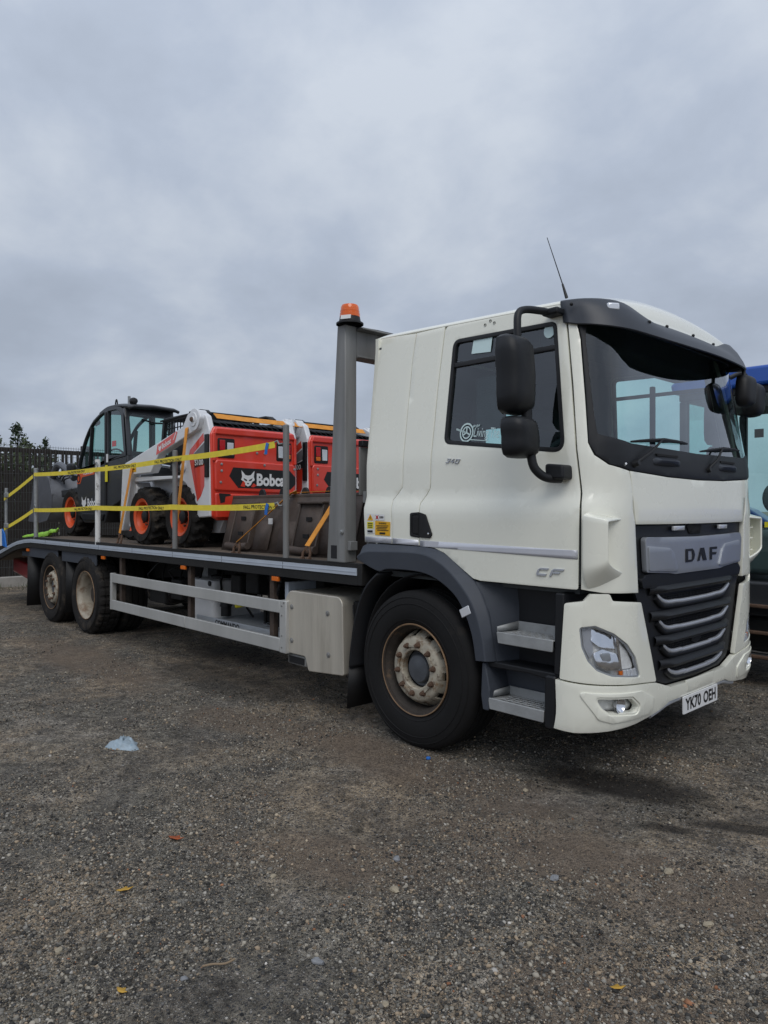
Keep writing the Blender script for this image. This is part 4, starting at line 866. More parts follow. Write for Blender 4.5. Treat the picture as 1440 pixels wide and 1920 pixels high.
# louvres: bulging slats, dark mesh mouths, silver U trims
lv_ = [(1.034, .535, 1.086), (.873, .515, .929), (.722, .462, .775), (.577, .405, .623)]
for i, (zc_, hw, zt) in enumerate(lv_):
    top = zt + (.050 if i else .055)
    rows = []
    for k in range(25):
        w_ = -(hw + .085) + 2 * (hw + .085) * k / 24; e = 1 - sst(hw - .05, hw + .085, abs(w_))
        r_ = []
        for z, of in ((top + .012, -.025), (top, -.012 + .028 * e), (top - .02, -.012 + .040 * e), (top - .040, -.020 + .030 * e), (top - .052, -.028)):
            q = V3(Sw(w_, z)); q.x += of; r_.append(q)
        rows.append(r_)
    MB().loft(rows).build('louvre', M['dark_plastic'], GR, smooth=60)
    mo = rpoly([(-hw + .015, zt - .005), (-hw + .09, zc_ + .012), (hw - .09, zc_ + .012), (hw - .015, zt - .005)], .02)
    patch('louvre_mouth', mo, Sw, M['dark_recess'], GR, .003, (), (.1, .1), -.0262, 0)
    mm = MB()
    nx = int(hw * 2 / .022)
    for k in range(nx):
        w_ = -hw + .05 + k * .022
        if w_ < hw - .05: q = V3(Sw(w_, zc_ + .016)); mm.box(q.x - .026, q.x - .022, q.y - .002, q.y + .002, zc_ + .014, zt - .008)
    for z in (zc_ + .024, zc_ + .038): 
        a_ = V3(Sw(-hw + .07, z)); b_ = V3(Sw(hw - .07, z)); mm.box(a_.x - .026, a_.x - .021, a_.y, b_.y, z - .0018, z + .0018)
    tag(mm.build('mouth_mesh', M['dark_plastic'], GR), kind='stuff')
    tp = smooth_curve([(-hw, zt), (-hw + .03, zt - .018), (-hw + .075, zc_ + .014), (-hw + .14, zc_ + .002), (-hw + .24, zc_), (-.2, zc_ - .004), (0, zc_ - .005), (.2, zc_ - .004), (hw - .24, zc_), (hw - .14, zc_ + .002), (hw - .075, zc_ + .014), (hw - .03, zt - .018), (hw, zt)], 5)
    MB().path([tuple(V3(Sw(a, b)) + V3((-.016, 0, 0))) for a, b in tp], .0150, 8, 1.0, 1.0).build('louvre_trim', M['silver_trim'], GR, smooth=60)
    lr = smooth_curve([(-hw - .01, zt - .01), (-hw + .06, zc_ - .006), (-hw + .15, zc_ - .022), (0, zc_ - .028), (hw - .15, zc_ - .022), (hw - .06, zc_ - .006), (hw + .01, zt - .01)], 6)
    MB().path([tuple(V3(Sw(a, b)) + V3((-.024, 0, 0))) for a, b in lr], .020, 8).build('louvre_lip', M['dark_plastic'], GR, smooth=60)
MB().prism(rpoly([(-.09 + CY, .83), (.09 + CY, .83), (.07 + CY, .76), (CY + .0, .735), (CY - .07, .76)], .02), 1.372, 1.392, 'x').build('radar_cover', M['dark_plastic'], GR, .008)
# --- headlight panels and bumper
hl = rpoly([(1.272, .948), (1.369, .958), (1.48, .910), (1.574, .839), (1.636, .759), (1.685, .634), (1.471, .665), (1.378, .703), (1.323, .758), (1.286, .836)], [.02, .03, .05, .05, .05, .015, .05, .05, .05, .05])
for mir in both:
    fy = (lambda y: y) if not mir else (lambda y: 2 * CY - y)
    hp = patch('headlight_panel', rpoly([(1.176, 1.079), (1.30, 1.094), (1.345, 1.135), (1.455, 1.132), (1.472, 1.092), (1.690, 1.068), (1.775, .84), (1.836, .672), (1.868, .580), (1.5, .618), (1.141, .650)], [.02, .02, .02, .02, .02, .02, 0, 0, .01, 0, .01]), S2, PT, TR, .03, [hl], (.05, .05), 0, .008, 3, mir)
    LT = patch('headlight', inset(hl, -.004), S2, M['lamp_silver'], TR, .01, (), (.06, .06), -.040, 0, 2, mir)
    patch('lens_cover', inset(hl, .003), S2, M['lamp_glass'], LT, 0, (), (.05, .05), -.004, 0, 2, mir)
    patch('lens_rim', inset(hl, -.003), S2, M['silver'], LT, .014, [inset(hl, .010)], (.05, .05), -.008, .002, 2, mir)
    pr = MB()
    def dish(u, z, r, dep, ofs):
        p = V3(S2(u, z)); h_ = 1e-3; nn = (V3(S2(u + h_, z)) - p).cross(V3(S2(u, z + h_)) - p).normalized(); d = (nn + V3((.6, -.25, 0))).normalized(); c = p - nn * ofs; a = d.orthogonal().normalized(); b = d.cross(a); rows = []
        for k in range(8):
            rr = r * k / 7; rows.append([tuple((lambda q: (q.x, fy(q.y), q.z))(c + (a * math.cos(t) + b * math.sin(t)) * rr + d * (dep * (k / 7) ** 2 - dep))) for t in [i / 20 * 6.283 for i in range(20)]])
        return rows
    def tilt(k1, k2, a0):
        def f_(a, b):
            p = V3(S2(a, b)); h_ = 1e-3; nn = (V3(S2(a + h_, b)) - p).cross(V3(S2(a, b + h_)) - p).normalized(); return tuple(p - nn * max(.006, .040 + k1 * (a - a0) + k2 * (.95 - b)))
        return f_
    patch('reflector', rpoly([(1.36, .935), (1.44, .925), (1.50, .885), (1.50, .81), (1.40, .835), (1.35, .87)], .012), tilt(.06, -.26, 1.30), M['chrome'], LT, .006, (), (.03, .03), 0, .002, 2, mir)
    patch('reflector', rpoly([(1.36, .80), (1.42, .82), (1.51, .79), (1.525, .70), (1.44, .70), (1.38, .735)], .015), tilt(.03, -.20, 1.20), M['chrome'], LT, .006, (), (.03, .03), 0, .002, 2, mir)
    patch('bulb_shield', rpoly([(1.40, .80), (1.46, .80), (1.47, .755), (1.42, .745)], .012), S2, M['silver'], LT, .006, (), (.03, .03), -.008, .002, 2, mir)
    bz = patch('lamp_bezel', rpoly([(1.50, .88), (1.60, .79), (1.655, .69), (1.54, .695), (1.53, .80)], .02), S2, M['lamp_silver'], LT, .02, (), (.05, .05), -.03, .004, 2, mir)
    patch('lamp_divider', [(1.50, .90), (1.515, .90), (1.545, .69), (1.53, .69)], S2, M['chrome'], LT, .02, (), (.05, .05), -.012, .003, 2, mir)
    patch('amber_reflector', rpoly([(1.530, .668), (1.55, .664), (1.55, .694), (1.530, .694)], .004), S2, M['amber'], LT, .01, (), (.05, .05), -.014, .002, 2, mir)
    for k in range(4): patch('led_cell', rpoly([(1.556 + k * .030, .658 - k * .004), (1.580 + k * .030, .655 - k * .004), (1.580 + k * .030, .689), (1.556 + k * .030, .690)], .005), S2, M['clear_lens'], LT, .01, (), (.05, .05), -.014, .003, 2, mir)
    dk = patch('lamp_side_fin', rpoly([(1.29, .935), (1.35, .94), (1.37, .80), (1.345, .765), (1.305, .83)], .01), S2, M['silver_trim'], LT, .01, (), (.04, .04), -.028, .002, 2, mir)
fog = rpoly([(-1.091, .549), (-.863, .528), (-.803, .475), (-.815, .438), (-1.008, .462), (-1.055, .495)], [.02, .03, .02, .03, .03, .02])
bump = [(-1.348, .642), (-.98, .612), (-.605, .575), (-.560, .562), (-.42, .520), (0, .506), (.42, .520), (.560, .562), (.605, .575), (.98, .612), (1.348, .642), (1.337, .362), (1.192, .352), (.991, .357), (.784, .368), (.604, .386), (.50, .405), (.424, .430), (0, .430), (-.424, .430), (-.50, .405), (-.604, .386), (-.784, .368), (-.991, .357), (-1.192, .352), (-1.337, .362)]
BP = patch('bumper', bump, Sw2, PT, TR, .04, [fog, [(-a, b) for a, b in fog][::-1]], (.05, .05), .004, .014, 3)
for sg_ in (1, -1):
    fo = fog if sg_ == 1 else [(-a, b) for a, b in fog][::-1]
    fg = patch('fog_lamp', inset(fo, -.004), Sw2, M['lamp_silver'], TR, .01, (), (.06, .06), -.05, 0, 2)
    patch('fog_lens', inset(fo, .002), Sw2, M['lamp_glass'], fg, 0, (), (.06, .06), -.012, 0, 2)
    q = V3(Sw2(-.93 * sg_, .498)); MB().lathe([(.0, -.045), (.03, -.035), (.05, -.005)], (q.x, q.y, q.z), 20, 'x').build('reflector', M['chrome'], fg, smooth=60)
    rc = rpoly([(-1.20, .588), (-.775, .555), (-.630, .490), (-.640, .402), (-.985, .405), (-1.07, .432)], [.02, .05, .03, .03, .05, .04])
    rc = rc if sg_ == 1 else [(-a, b) for a, b in rc][::-1]
    patch('fog_surround', rc, Sw2, PT, BP, .010, [inset(fo, -.012)], (.05, .05), .010, .006, 2)
MB().path([tuple(V3(Sw2(a, b)) + V3((-.015, 0, 0))) for a, b in smooth_curve([(-.62, .372), (-.52, .390), (-.42, .412), (-.25, .418), (.25, .418), (.42, .412), (.52, .390), (.62, .372)], 5)], .016, 8).build('bumper_lip', M['silver_trim'], TR, smooth=60)
patch('tow_hatch', rpoly([(-.21, .525), (.21, .525), (.19, .452), (-.19, .452)], .01), Sw2, PT, BP, .01, (), (.1, .1), .0065, .002, 2)
PL = MB().prism(rpoly([(CY - .26, .318), (CY + .26, .318), (CY + .26, .429), (CY - .26, .429)], .008), 1.412, 1.420, 'x').build('number_plate', M['plate'], TR, .001)
pf = plane((1.4206, CY - .26, .318), (0, 1, 0), (0, 0, 1))
text_on('plate_lettering', 'YK70', pf, .028, .016, .230, .080, M['ink'], PL, .035); text_on('plate_lettering', 'OEH', pf, .295, .016, .195, .080, M['ink'], PL, .035)
B(1.30, 1.41, CY - .2, CY + .2, .40, .46).build('plate_bracket', M['black'], TR, .01)
# --- wheel arch, steps
def resamp(p, n_):
    p = np.array(p); d = np.r_[0, np.cumsum(np.linalg.norm(np.diff(p, axis=0), axis=1))]; t_ = np.linspace(0, d[-1], n_); return np.stack([np.interp(t_, d, p[:, 0]), np.interp(t_, d, p[:, 1])], -1)
ao = resamp(smooth_curve([(-.577, 1.30), (-.55, 1.355), (-.3, 1.358), (0, 1.356), (.137, 1.346), (.234, 1.318), (.388, 1.221), (.507, 1.135), (.592, .993), (.625, .863), (.650, .667)]), 40)
am = resamp(smooth_curve([(-.585, 1.262), (-.50, 1.300), (-.3, 1.312), (.029, 1.316), (.193, 1.282), (.35, 1.192), (.513, 1.024), (.599, .823), (.625, .672)]), 40)
ai = resamp(smooth_curve([(-.580, 1.235), (-.365, 1.166), (-.263, 1.187), (.019, 1.188), (.184, 1.157), (.341, 1.076), (.431, .981), (.505, .832), (.540, .663)]), 40)
for mir in both:
    fy = (lambda y: y) if not mir else (lambda y: 2 * CY - y)
    rw = lambda a, y: [(p[0], fy(y), p[1]) for p in a]
    AR = MB().loft([rw(ao, .075), rw(ao, .046), rw(am, -.012), rw(ai, -.002), rw(ai, .22)]).build('wheel_arch', M['grey_plastic'], TR, .006, 2, 25)
    bm_s = MB().box(.004, .010, min(fy(-.018), fy(.046)), max(fy(-.018), fy(.046)), 1.19, 1.36)
    p = ao[33]; 
    MB().obox((.462, fy(-.004), .962), (.055, .012, .085), ((.45, 0, -.9), (0, 1, 0), (.9, 0, .45))).build('side_repeater', M['clear_lens'], AR, .004)
    # liner over the wheel
    MB().loft([[(-.02 + .60 * math.cos(t), fy(y), .52 + .64 * math.sin(t)) for t in [R(-2 + i * 8.5) for i in range(23)]] for y in (.10, .55)]).build('wheel_liner', M['dark_recess'], TR, solid=.01)
    MB().loft([[(a, fy(y), b) for a, b in smooth_curve([(-.387, 1.155), (-.533, 1.028), (-.633, .82), (-.690, .56), (-.706, .42)], 4)] for y in (.015, .36)]).build('rear_guard', M['dark_plastic'], TR, solid=.02)
    MB().loft([[(-.70, fy(.02), .44), (-.70, fy(.37), .44)], [(-.73, fy(.02), .10), (-.73, fy(.37), .10)]]).build('mud_flap', M['black'], TR, solid=.008)
    y_a, y_b = sorted((fy(.13), fy(.30)))
    MB().prism([(.50, 1.16), (1.12, 1.16), (1.14, .66), (.56, .62), (.62, .70), (.60, .95)], *sorted((fy(.225), fy(.34)))).build('step_well', M['dark_plastic'], TR, .01)
    pnl = MB(); pnl.loft([[(.640, fy(.05), .665), (.62, fy(.05), .86), (.585, fy(.05), 1.0), (.50, fy(.05), 1.15)], [(.71, fy(.226), .665), (.71, fy(.226), .86), (.71, fy(.226), 1.0), (.69, fy(.226), 1.16)]]); pnl.build('arch_cheek', M['grey_plastic'], TR, smooth=60)
    y_a, y_b = sorted((fy(.04), fy(.30)))
    MB().prism(rpoly([(1.095, 1.13), (1.150, 1.13), (1.145, .66), (1.085, .66)], .01), y_a, y_b).build('step_pillar', M['dark_plastic'], TR, .01)
    MB().prism(rpoly([(1.035, .655), (1.110, .655), (1.095, .345), (1.03, .345)], .02), *sorted((fy(.02), fy(.30)))).build('step_pillar', M['dark_plastic'], TR, .012)
    MB().prism(rpoly([(.575, .655), (.60, .655), (.635, .49), (.625, .36), (.58, .36), (.565, .45)], .015), *sorted((fy(.02), fy(.26)))).build('step_cheek', M['grey_plastic'], TR, .008)
    MB().prism([(.60, .62), (1.04, .62), (1.04, .36), (.60, .36)], *sorted((fy(.215), fy(.30)))).build('step_back', M['grey_plastic'], TR, .008)
    MB().prism(rpoly([(.56, .665), (1.12, .665), (1.12, .615), (.9, .635), (.56, .625)], .01), *sorted((fy(.05), fy(.26)))).build('step_shelf', M['dark_plastic'], TR, .01)
    for x0, x1, z0 in ((.685, 1.09, .856), (.620, 1.030, .440)):
        hs = []
        for r_ in range(4):
            for c_ in range(6):
                a = x0 + .070 + c_ * .050 + (r_ % 2) * .016; b = .052 + r_ * .035; hs.append(rpoly([(a, b), (a + .034, b), (a + .034, b + .021), (a, b + .021)], .006, 2))
        bm = bmesh.new(); ed = []
        for lp in [rpoly([(x0, .035), (x1, .035), (x1, .195), (x0 + .04, .195)], .01)] + hs:
            vs_ = [bm.verts.new((a, fy(b), z0)) for a, b in lp]; ed += [bm.edges.new((vs_[i], vs_[(i + 1) % len(vs_)])) for i in range(len(vs_))]
        bmesh.ops.triangle_fill(bm, use_beauty=True, use_dissolve=False, edges=ed); me = bpy.data.meshes.new('step'); bm.to_mesh(me); bm.free()
        st_ = finish('step', me, M['step_alu'], TR, 0, 2, 30, .006)
        MB().prism(rpoly([(x0, z0 + .004), (x1, z0 + .004), (x1 - .004, z0 - .066), (x0 + .012, z0 - .066)], .008), *sorted((fy(.022), fy(.034)))).build('step_lip', M['step_alu'], st_, .004)
        MB().prism([(x0 + .03, z0 + .055), (x1, z0 + .055), (x1, z0 - .02), (x0 + .03, z0 - .02)], *sorted((fy(.196), fy(.206)))).build('step_kick', M['step_alu'], st_, .003)
        lo = MB(); lo.add([(x0, fy(.03), z0 + .004), (x0 + .035, fy(.2), z0 + .004), (x0 + .035, fy(.2), z0 + .055), (x0, fy(.03), z0 + .035)], [(0, 1, 2, 3)]); lo.build('step_end', M['step_alu'], st_, solid=.006)
        lo = MB().box(x0 + .02, x1, *sorted((fy(.04), fy(.19))), z0 - .05, z0 - .044); lo.build('step_under', M['dark_recess'], st_)
# --- mirrors
def mirror_head(name, c, w_, h_, d_, par, m, lens=True, ex=4.2, flip=1):
    rows = []; nn_ = 24
    for k, (dx, sc_) in enumerate(((-.5, .93), (-.42, 1.0), (-.1, 1.0), (.18, .95), (.36, .84), (.46, .66), (.50, .40), (.51, .05))):
        r_ = []
        for i in range(nn_):
            t_ = 6.2832 * i / nn_; cc, s_ = math.cos(t_), math.sin(t_); q = (abs(cc) ** ex + abs(s_) ** ex) ** (-1 / ex)
            r_.append((c[0] + dx * d_, c[1] + cc * q * w_ / 2 * sc_ - flip * (.10 * w_ * (s_ > 0) * s_), c[2] + s_ * q * h_ / 2 * (sc_ if k < 5 else sc_ ** .8)))
        rows.append(r_)
    mbh = MB().loft(rows, True); mbh.add(rows[-1], [tuple(range(nn_))]); o = mbh.build(name, m, par, smooth=55)
    g = [(c[0] - .47 * d_, c[1] + (p[1] - c[1]) * .95, c[2] + (p[2] - c[2]) * .95) for p in rows[0]]
    MB().add(g, [tuple(range(nn_))]).build('mirror_glass', M['chrome'] if lens else M['black'], o); return o
for mir in both:
    fl_ = -1 if mir else 1; fy = (lambda y: y) if not mir else (lambda y: 2 * CY - y)
    MG = new_empty('mirror_unit', (0, 0, 0), 0, TR)
    m1_ = mirror_head('mirror_housing', (.975, fy(-.150), 2.372), .235, .445, .140, MG, M['dark_plastic'], True, 7, fl_)
    mirror_head('mirror_housing', (.995, fy(-.135), 2.018), .225, .235, .140, MG, M['dark_plastic'], True, 5, fl_)
    MB().path([(x, fy(y), z) for x, y, z in smooth_curve([(1.00, .145, 2.772), (.985, .06, 2.772), (.955, -.05, 2.765), (.945, -.105, 2.735), (.952, -.125, 2.66), (.96, -.13, 2.56)], 4)], .022, 10).build('mirror_arm', M['dark_plastic'], MG, smooth=60)
    MB().path([(x, fy(y), z) for x, y, z in smooth_curve([(.985, -.085, 2.25), (.99, -.085, 2.1)], 4)], .030, 10).build('mirror_arm', M['dark_plastic'], MG, smooth=60)
    MB().path([(x, fy(y), z) for x, y, z in smooth_curve([(1.015, -.085, 1.93), (1.03, -.075, 1.85), (1.06, -.035, 1.80), (1.09, .01, 1.785), (1.12, .06, 1.785)], 4)], .026, 10).build('mirror_arm', M['dark_plastic'], MG, smooth=60)
    y_a, y_b = sorted((fy(-.01), fy(.095)))
    MB().prism(rpoly([(1.055, 1.872), (1.175, 1.860), (1.180, 1.775), (1.06, 1.785)], .02), y_a, y_b).build('mirror_base', M['dark_plastic'], MG, .015, 3)
    y_a, y_b = sorted((fy(.09), fy(.19))); B(.965, 1.075, y_a, y_b, 2.75, 2.79).build('mirror_base', M['dark_plastic'], MG, .012, 3)
KM = new_empty('kerb_mirror', (0, 0, 0), 0, TR)
mirror_head('mirror_housing', (1.30, 2.50, 2.475), .21, .27, .12, KM, M['dark_plastic'], True, 3.5, -1)
MB().path(smooth_curve([(1.17, 2.33, 2.64), (1.24, 2.42, 2.68), (1.28, 2.47, 2.60)], 4), .018, 8).build('mirror_arm', M['dark_plastic'], KM)
FM = new_empty('front_mirror', (0, 0, 0), 0, TR)
mirror_head('mirror_housing', (1.42, 2.01, 2.475), .21, .23, .09, FM, M['black'], True, 5, -1); MB().path(smooth_curve([(1.28, 2.06, 2.66), (1.37, 2.05, 2.66), (1.40, 2.02, 2.58)], 4), .014, 8).build('mirror_arm', M['black'], FM)
MB().path([(1.03, .26, 2.88), (1.00, .262, 2.97)], [.010, .006], 8).build('aerial', M['black'], TR); MB().path([(1.00, .262, 2.97), (.885, .27, 3.285)], [.0035, .0022], 6).build('aerial', M['black'], TR)
# --- cab interior
B(-.53, 1.18, .16, 2.30, 1.12, 1.16).build('cab_floor', M['interior'], TR)
rtm = MB()
for y0, y1, z0, z1 in ((.18, 1.42, 1.165, 2.83), (2.14, 2.28, 1.165, 2.83), (1.42, 2.14, 1.165, 2.04), (1.42, 2.14, 2.54, 2.83)): rtm.box(-.543, -.52, y0, y1, z0, z1)
rtm.build('rear_trim', M['interior'], TR)
MB().loft([[(x, .22, 2.79), (x, .6, 2.86), (x, 1.86, 2.86), (x, 2.24, 2.79)] for x in (-.5, .95, 1.1)]).build('headliner', M['interior'], TR, solid=.015)
B(.80, 1.10, .30, 2.16, 2.62, 2.80).build('overhead_locker', M['seat'], TR, .03)
MB().prism(rpoly([(1.30, 1.50), (1.30, 1.93), (1.12, 1.965), (.92, 1.93), (.86, 1.80), (.90, 1.50)], .04), .16, 2.30).build('dashboard', M['interior'], TR, .02)
MB().prism(rpoly([(1.0, 1.93), (.92, 2.02), (.86, 2.0), (.86, 1.90)], .02), .45, .95).build('instrument_hood', M['seat'], TR, .02)
sw_ = MB().path([(.70 + .19 * math.sin(t_) * .55, .70 + .22 * math.cos(t_), 1.93 + .19 * math.sin(t_) * .85) for t_ in [i / 32 * 6.283 for i in range(32)]], .017, 8, closed=True)
sw_.bar((.70, .50, 1.93), (.70, .90, 1.93), .03, .05); sw_.tube((.70, .70, 1.93), (.90, .70, 1.75), .035); sw_.build('steering_wheel', M['seat'], TR)
for y in (.70, 1.80):
    st_ = MB().rbox(-.15, .38, y - .25, y + .25, 1.58, 1.72, .08).build('seat', M['seat'], TR, .04, 3)
    MB().loft([[(x, y - .24 * k, z), (x + .10, y - .22 * k, z), (x + .10, y + .22 * k, z), (x, y + .24 * k, z)] for x, z, k in ((-.12, 1.66, 1), (-.16, 1.9, 1.02), (-.22, 2.18, .92), (-.25, 2.30, .7))], True, True).build('backrest', M['seat'], st_, .03, 3)
    MB().rbox(-.26, -.16, y - .13, y + .13, 2.31, 2.48, .04).build('headrest', M['seat'], st_, .03, 3)
    B(-.1, .3, y - .2, y + .2, 1.165, 1.58).build('seat_base', M['seat'], st_, .03)
B(.62, .66, 2.12, 2.16, 2.0, 2.62).build('grab_rail', M['seat'], TR, .01)
B(.30, .52, .30, .34, 2.15, 2.5).build('belt', M['seat'], TR)
# engine, radiator
B(-.45, 1.10, .62, 1.84, .62, 1.11).build('engine', M['chassis'], TR, .03); B(1.12, 1.30, .55, 1.91, .52, 1.46).build('radiator', M['dark_recess'], TR, .01)
B(1.0, 1.30, .35, 2.11, .36, .55).build('front_crossmember', M['chassis'], TR, .02); B(.60, 1.05, .32, .60, .36, .62).build('battery_tray', M['chassis'], TR, .01)
# ================================================================== load on the deck
DZ = 1.20
def plant_wheel(par, x, y0, s, zc, Rr, W, rr, lug=16, mrim='bob_orange', hubm='black'):
    """small pneumatic wheel with chevron lugs; outer face at y0, s = inward direction"""
    c = (x, y0, zc); f = lambda pr: [(r, h * s) for r, h in pr]
    wh = MB().lathe(f([(rr - .03, .02), (rr + .005, .002), (rr + .010, .012), (rr - .012, .022), (rr - .028, .05), (rr - .035, .105), (rr * .66, .118), (rr * .60, .085), (rr * .38, .08), (0, .08)]), c, 40).build('wheel', M[mrim], par, smooth=35)
    p = [(rr, .03), (rr + .012, .004), (rr + .04, -.006), ((rr + Rr) / 2 + .02, -.010), (Rr - .05, .004), (Rr - .022, .022), (Rr - .014, .035)]
    n = lug * 8
    def md(i, k, r, h):
        if r < Rr - .03: return 0
        ph = (k / n * lug + abs(h * s - W / 2) / W * 1.1) % 1; return .020 if ph < .48 else -.006
    prof = p + [(Rr - .012, W * q) for q in (.25, .4, .5, .6, .75)] + [(r, W - h) for r, h in reversed(p)]
    MB().lathe(f(prof), c, n, closed=True, mod=md).build('tyre', M['rubber_dusty'], wh, smooth=28)
    MB().lathe(f([(rr * .34, .085), (rr * .34, .040), (rr * .26, .028), (0, .024)]), c, 20).build('hub', M[hubm], wh)
    for k in range(8):
        t_ = 6.283 * k / 8; q = V3(c) + V3((math.cos(t_) * rr * .48, .078 * s, math.sin(t_) * rr * .48)); MB().tube(q, q + V3((0, -.022 * s, 0)), .012, .011, 6).build('wheel_nut', M['rust'], wh)
    return wh
def cat_head(fn, x0, y0, sc, mW, mB, par):
    hd = [(.02, 1.02), (.30, .73), (.5, .69), (.70, .73), (.98, 1.02), (.93, .62), (1.0, .42), (.80, .30), (.70, .10), (.5, .0), (.30, .10), (.20, .30), (.0, .42), (.07, .62)]
    fc = sum(1 for _ in hd); cx_, cy_ = .5, .45
    poly_on('emblem', [[(x0 + hd[i][0] * sc, y0 + hd[i][1] * sc), (x0 + hd[(i + 1) % fc][0] * sc, y0 + hd[(i + 1) % fc][1] * sc), (x0 + cx_ * sc, y0 + cy_ * sc)] for i in range(fc)], fn, mW, par)
    ey = [[(.16, .54), (.43, .42), (.41, .34), (.24, .40)], [(.57, .42), (.84, .54), (.76, .40), (.59, .34)], [(.41, .23), (.59, .23), (.5, .13)]]
    return [[(x0 + a * sc, y0 + b * sc) for a, b in p] for p in ey]
def skid_steer(name):
    L_ = new_empty(name, (-3.2, .20, DZ)); W = 1.21
    # wheels (near and far)
    for x in (-1.56, -.60):
        plant_wheel(L_, x, .0, 1, .335, .345, .25, .205); plant_wheel(L_, x, W, -1, .335, .345, .25, .205)
    # lower hull and side panels
    MB().prism([(-2.05, .16), (-.25, .16), (-.12, .34), (-.12, .80), (-2.05, .80)], .29, W - .29).build('hull', M['bob_white'], L_, .01)
    for s in (0, 1):
        fy = (lambda y: y) if not s else (lambda y: W - y)
        sd = lambda a, b: sorted((fy(a), fy(b)))
        tower = rpoly([(-.02, .34), (-.30, .325), (-.345, .47), (-.42, .60), (-.55, .70), (-.70, .765), (-.66, .83), (-.58, 1.0), (-.50, 1.22), (-.36, 1.43), (-.22, 1.46), (-.10, 1.40), (-.03, 1.24)], [.02, .04, .1, .1, .1, .02, .05, .1, .1, .1, .08, .06, .04])
        MB().prism(tower, *sd(.05, .12)).build('rear_upright', M['bob_white'], L_, .012)
        MB().prism(rpoly([(-1.86, .755), (-.66, .76), (-.66, .79), (-1.84, .815)], .01), *sd(.04, .29)).build('fender', M['bob_white'], L_, .008)
        MB().prism([(-1.86, .76), (-2.05, .2), (-1.95, .2), (-1.80, .68)], *sd(.06, .25)).build('fender', M['bob_white'], L_, .01)
        # lift arm
        arm = rpoly([(-.40, 1.44), (-.18, 1.47), (-.12, 1.38), (-.18, 1.26), (-.36, 1.22), (-1.10, 1.045), (-1.27, .87), (-1.30, .845), (-1.77, .84), (-1.83, .76), (-2.10, .155), (-2.16, .15), (-2.17, .20), (-2.10, .94), (-2.00, .995), (-1.86, 1.02), (-.52, 1.31)], [.05, .05, .05, .05, .03, .03, .03, .01, .04, .03, .02, .02, .02, .06, .05, .04, .05])
        AM = MB().prism(arm, *sd(.0, .10)).build('lift_arm', M['bob_white'], L_, .010)
        pv = MB().lathe([(.115, .0), (.115, -.008), (.075, -.012), (.07, -.02), (.03, -.02), (.028, -.03), (0, -.03)], (-.25, fy(0), 1.365), 32, mod=None) if not s else MB().lathe([(.115, .0), (.115, .008), (.03, .02), (0, .02)], (-.25, fy(0), 1.365), 32)
        pv.build('pivot_boss', M['bob_white'], AM); MB().tube((-.25, fy(-.03), 1.365), (-.25, fy(-.045), 1.365), .028, .024, 8).build('pivot_pin', M['rust'], AM)
        MB().tube((-1.05, fy(.16), .90), (-.55, fy(.16), .84), .045, .045, 14).build('lift_cylinder', M['black'], L_); MB().tube((-1.35, fy(.16), .935), (-1.05, fy(.16), .90), .022, .022, 10).build('lift_rod', M['chrome'], L_)
        MB().prism([(-1.75, .80), (-.66, .80), (-.42, 1.28), (-1.2, 1.1)], *sd(.20, .26)).build('inner_side', M['black'], L_)
        MB().lathe([(.05, 0), (.05, -.02), (.02, -.03), (0, -.03)] if not s else [(.05, 0), (.05, .02), (0, .02)], (-.60 + .02, fy(.05), .875), 16).build('link_pin', M['bob_white'], L_)
        fo = plane((0, fy(-.0015) , 0), (1, 0, 0), (0, 0, 1)); fu = plane((0, fy(.0485), 0), (1, 0, 0), (0, 0, 1)); fu2 = plane((0, fy(.0465), 0), (1, 0, 0), (0, 0, 1)); fo2 = plane((0, fy(-.003), 0), (1, 0, 0), (0, 0, 1))
        poly_on('arm_decal', [[(-1.155, 1.040), (-1.12, 1.155), (-.66, 1.275), (-.63, 1.262), (-.70, 1.150)]], fo, M['bob_red'], AM)
        ds = (1, .26); 
        tfn = lambda a, b: (a, fy(-.003), b + (a + 1.1) * .255)
        text_on('arm_lettering', 'Bobcat', tfn, -1.00, 1.075, .22, .060, M['white'], AM, .03)
        for e_ in [cat_head(tfn, -1.09, 1.068, .075, M['white'], M['ink'], AM)]: pass
        poly_on('arm_decal', [[(-.735, 1.185), (-.715, 1.185), (-.655, 1.265), (-.675, 1.262)]], fo2, M['white'], AM)
        # chevron decal on the upright
        poly_on('side_decal', [[(-.47, 1.005), (-.44, 1.06), (-.15, 1.22), (-.13, 1.14), (-.36, 1.02)], [(-.47, 1.005), (-.36, 1.02), (-.30, .72), (-.28, .50)], [(-.36, .86), (-.12, .90), (-.13, .66), (-.20, .56), (-.28, .50), (-.31, .72)]], fu, M['bob_red'], L_)
        poly_on('side_decal', [[(-.36, 1.01), (-.13, 1.12), (-.12, 1.00), (-.33, .94)]], fu, mat('decal_grey', (.16, .16, .17), .5) if 'decal_grey' not in MT else M['decal_grey'], L_)
        poly_on('side_decal', [[(-.345, .935), (-.12, .985), (-.12, .88), (-.35, .855)]], fu, M['ink'], L_)
        text_on('model_lettering', 'S100', fu2, -.33, .885, .18, .06, M['white'], L_, .02)
        poly_on('yellow_label', [[(-1.83, .87), (-1.69, .87), (-1.69, .985), (-1.83, .985)]], fo, M['sticker_yellow'], AM)
        poly_on('label_print', [[(-1.80, .90 + k * .022), (-1.72, .90 + k * .022), (-1.72, .908 + k * .022), (-1.80, .908 + k * .022)] for k in range(3)], fo2, M['ink'], AM)
    # operator cab: posts, roof, mesh sides
    CB = new_empty('operator_cab', (0, 0, 0), 0, L_)
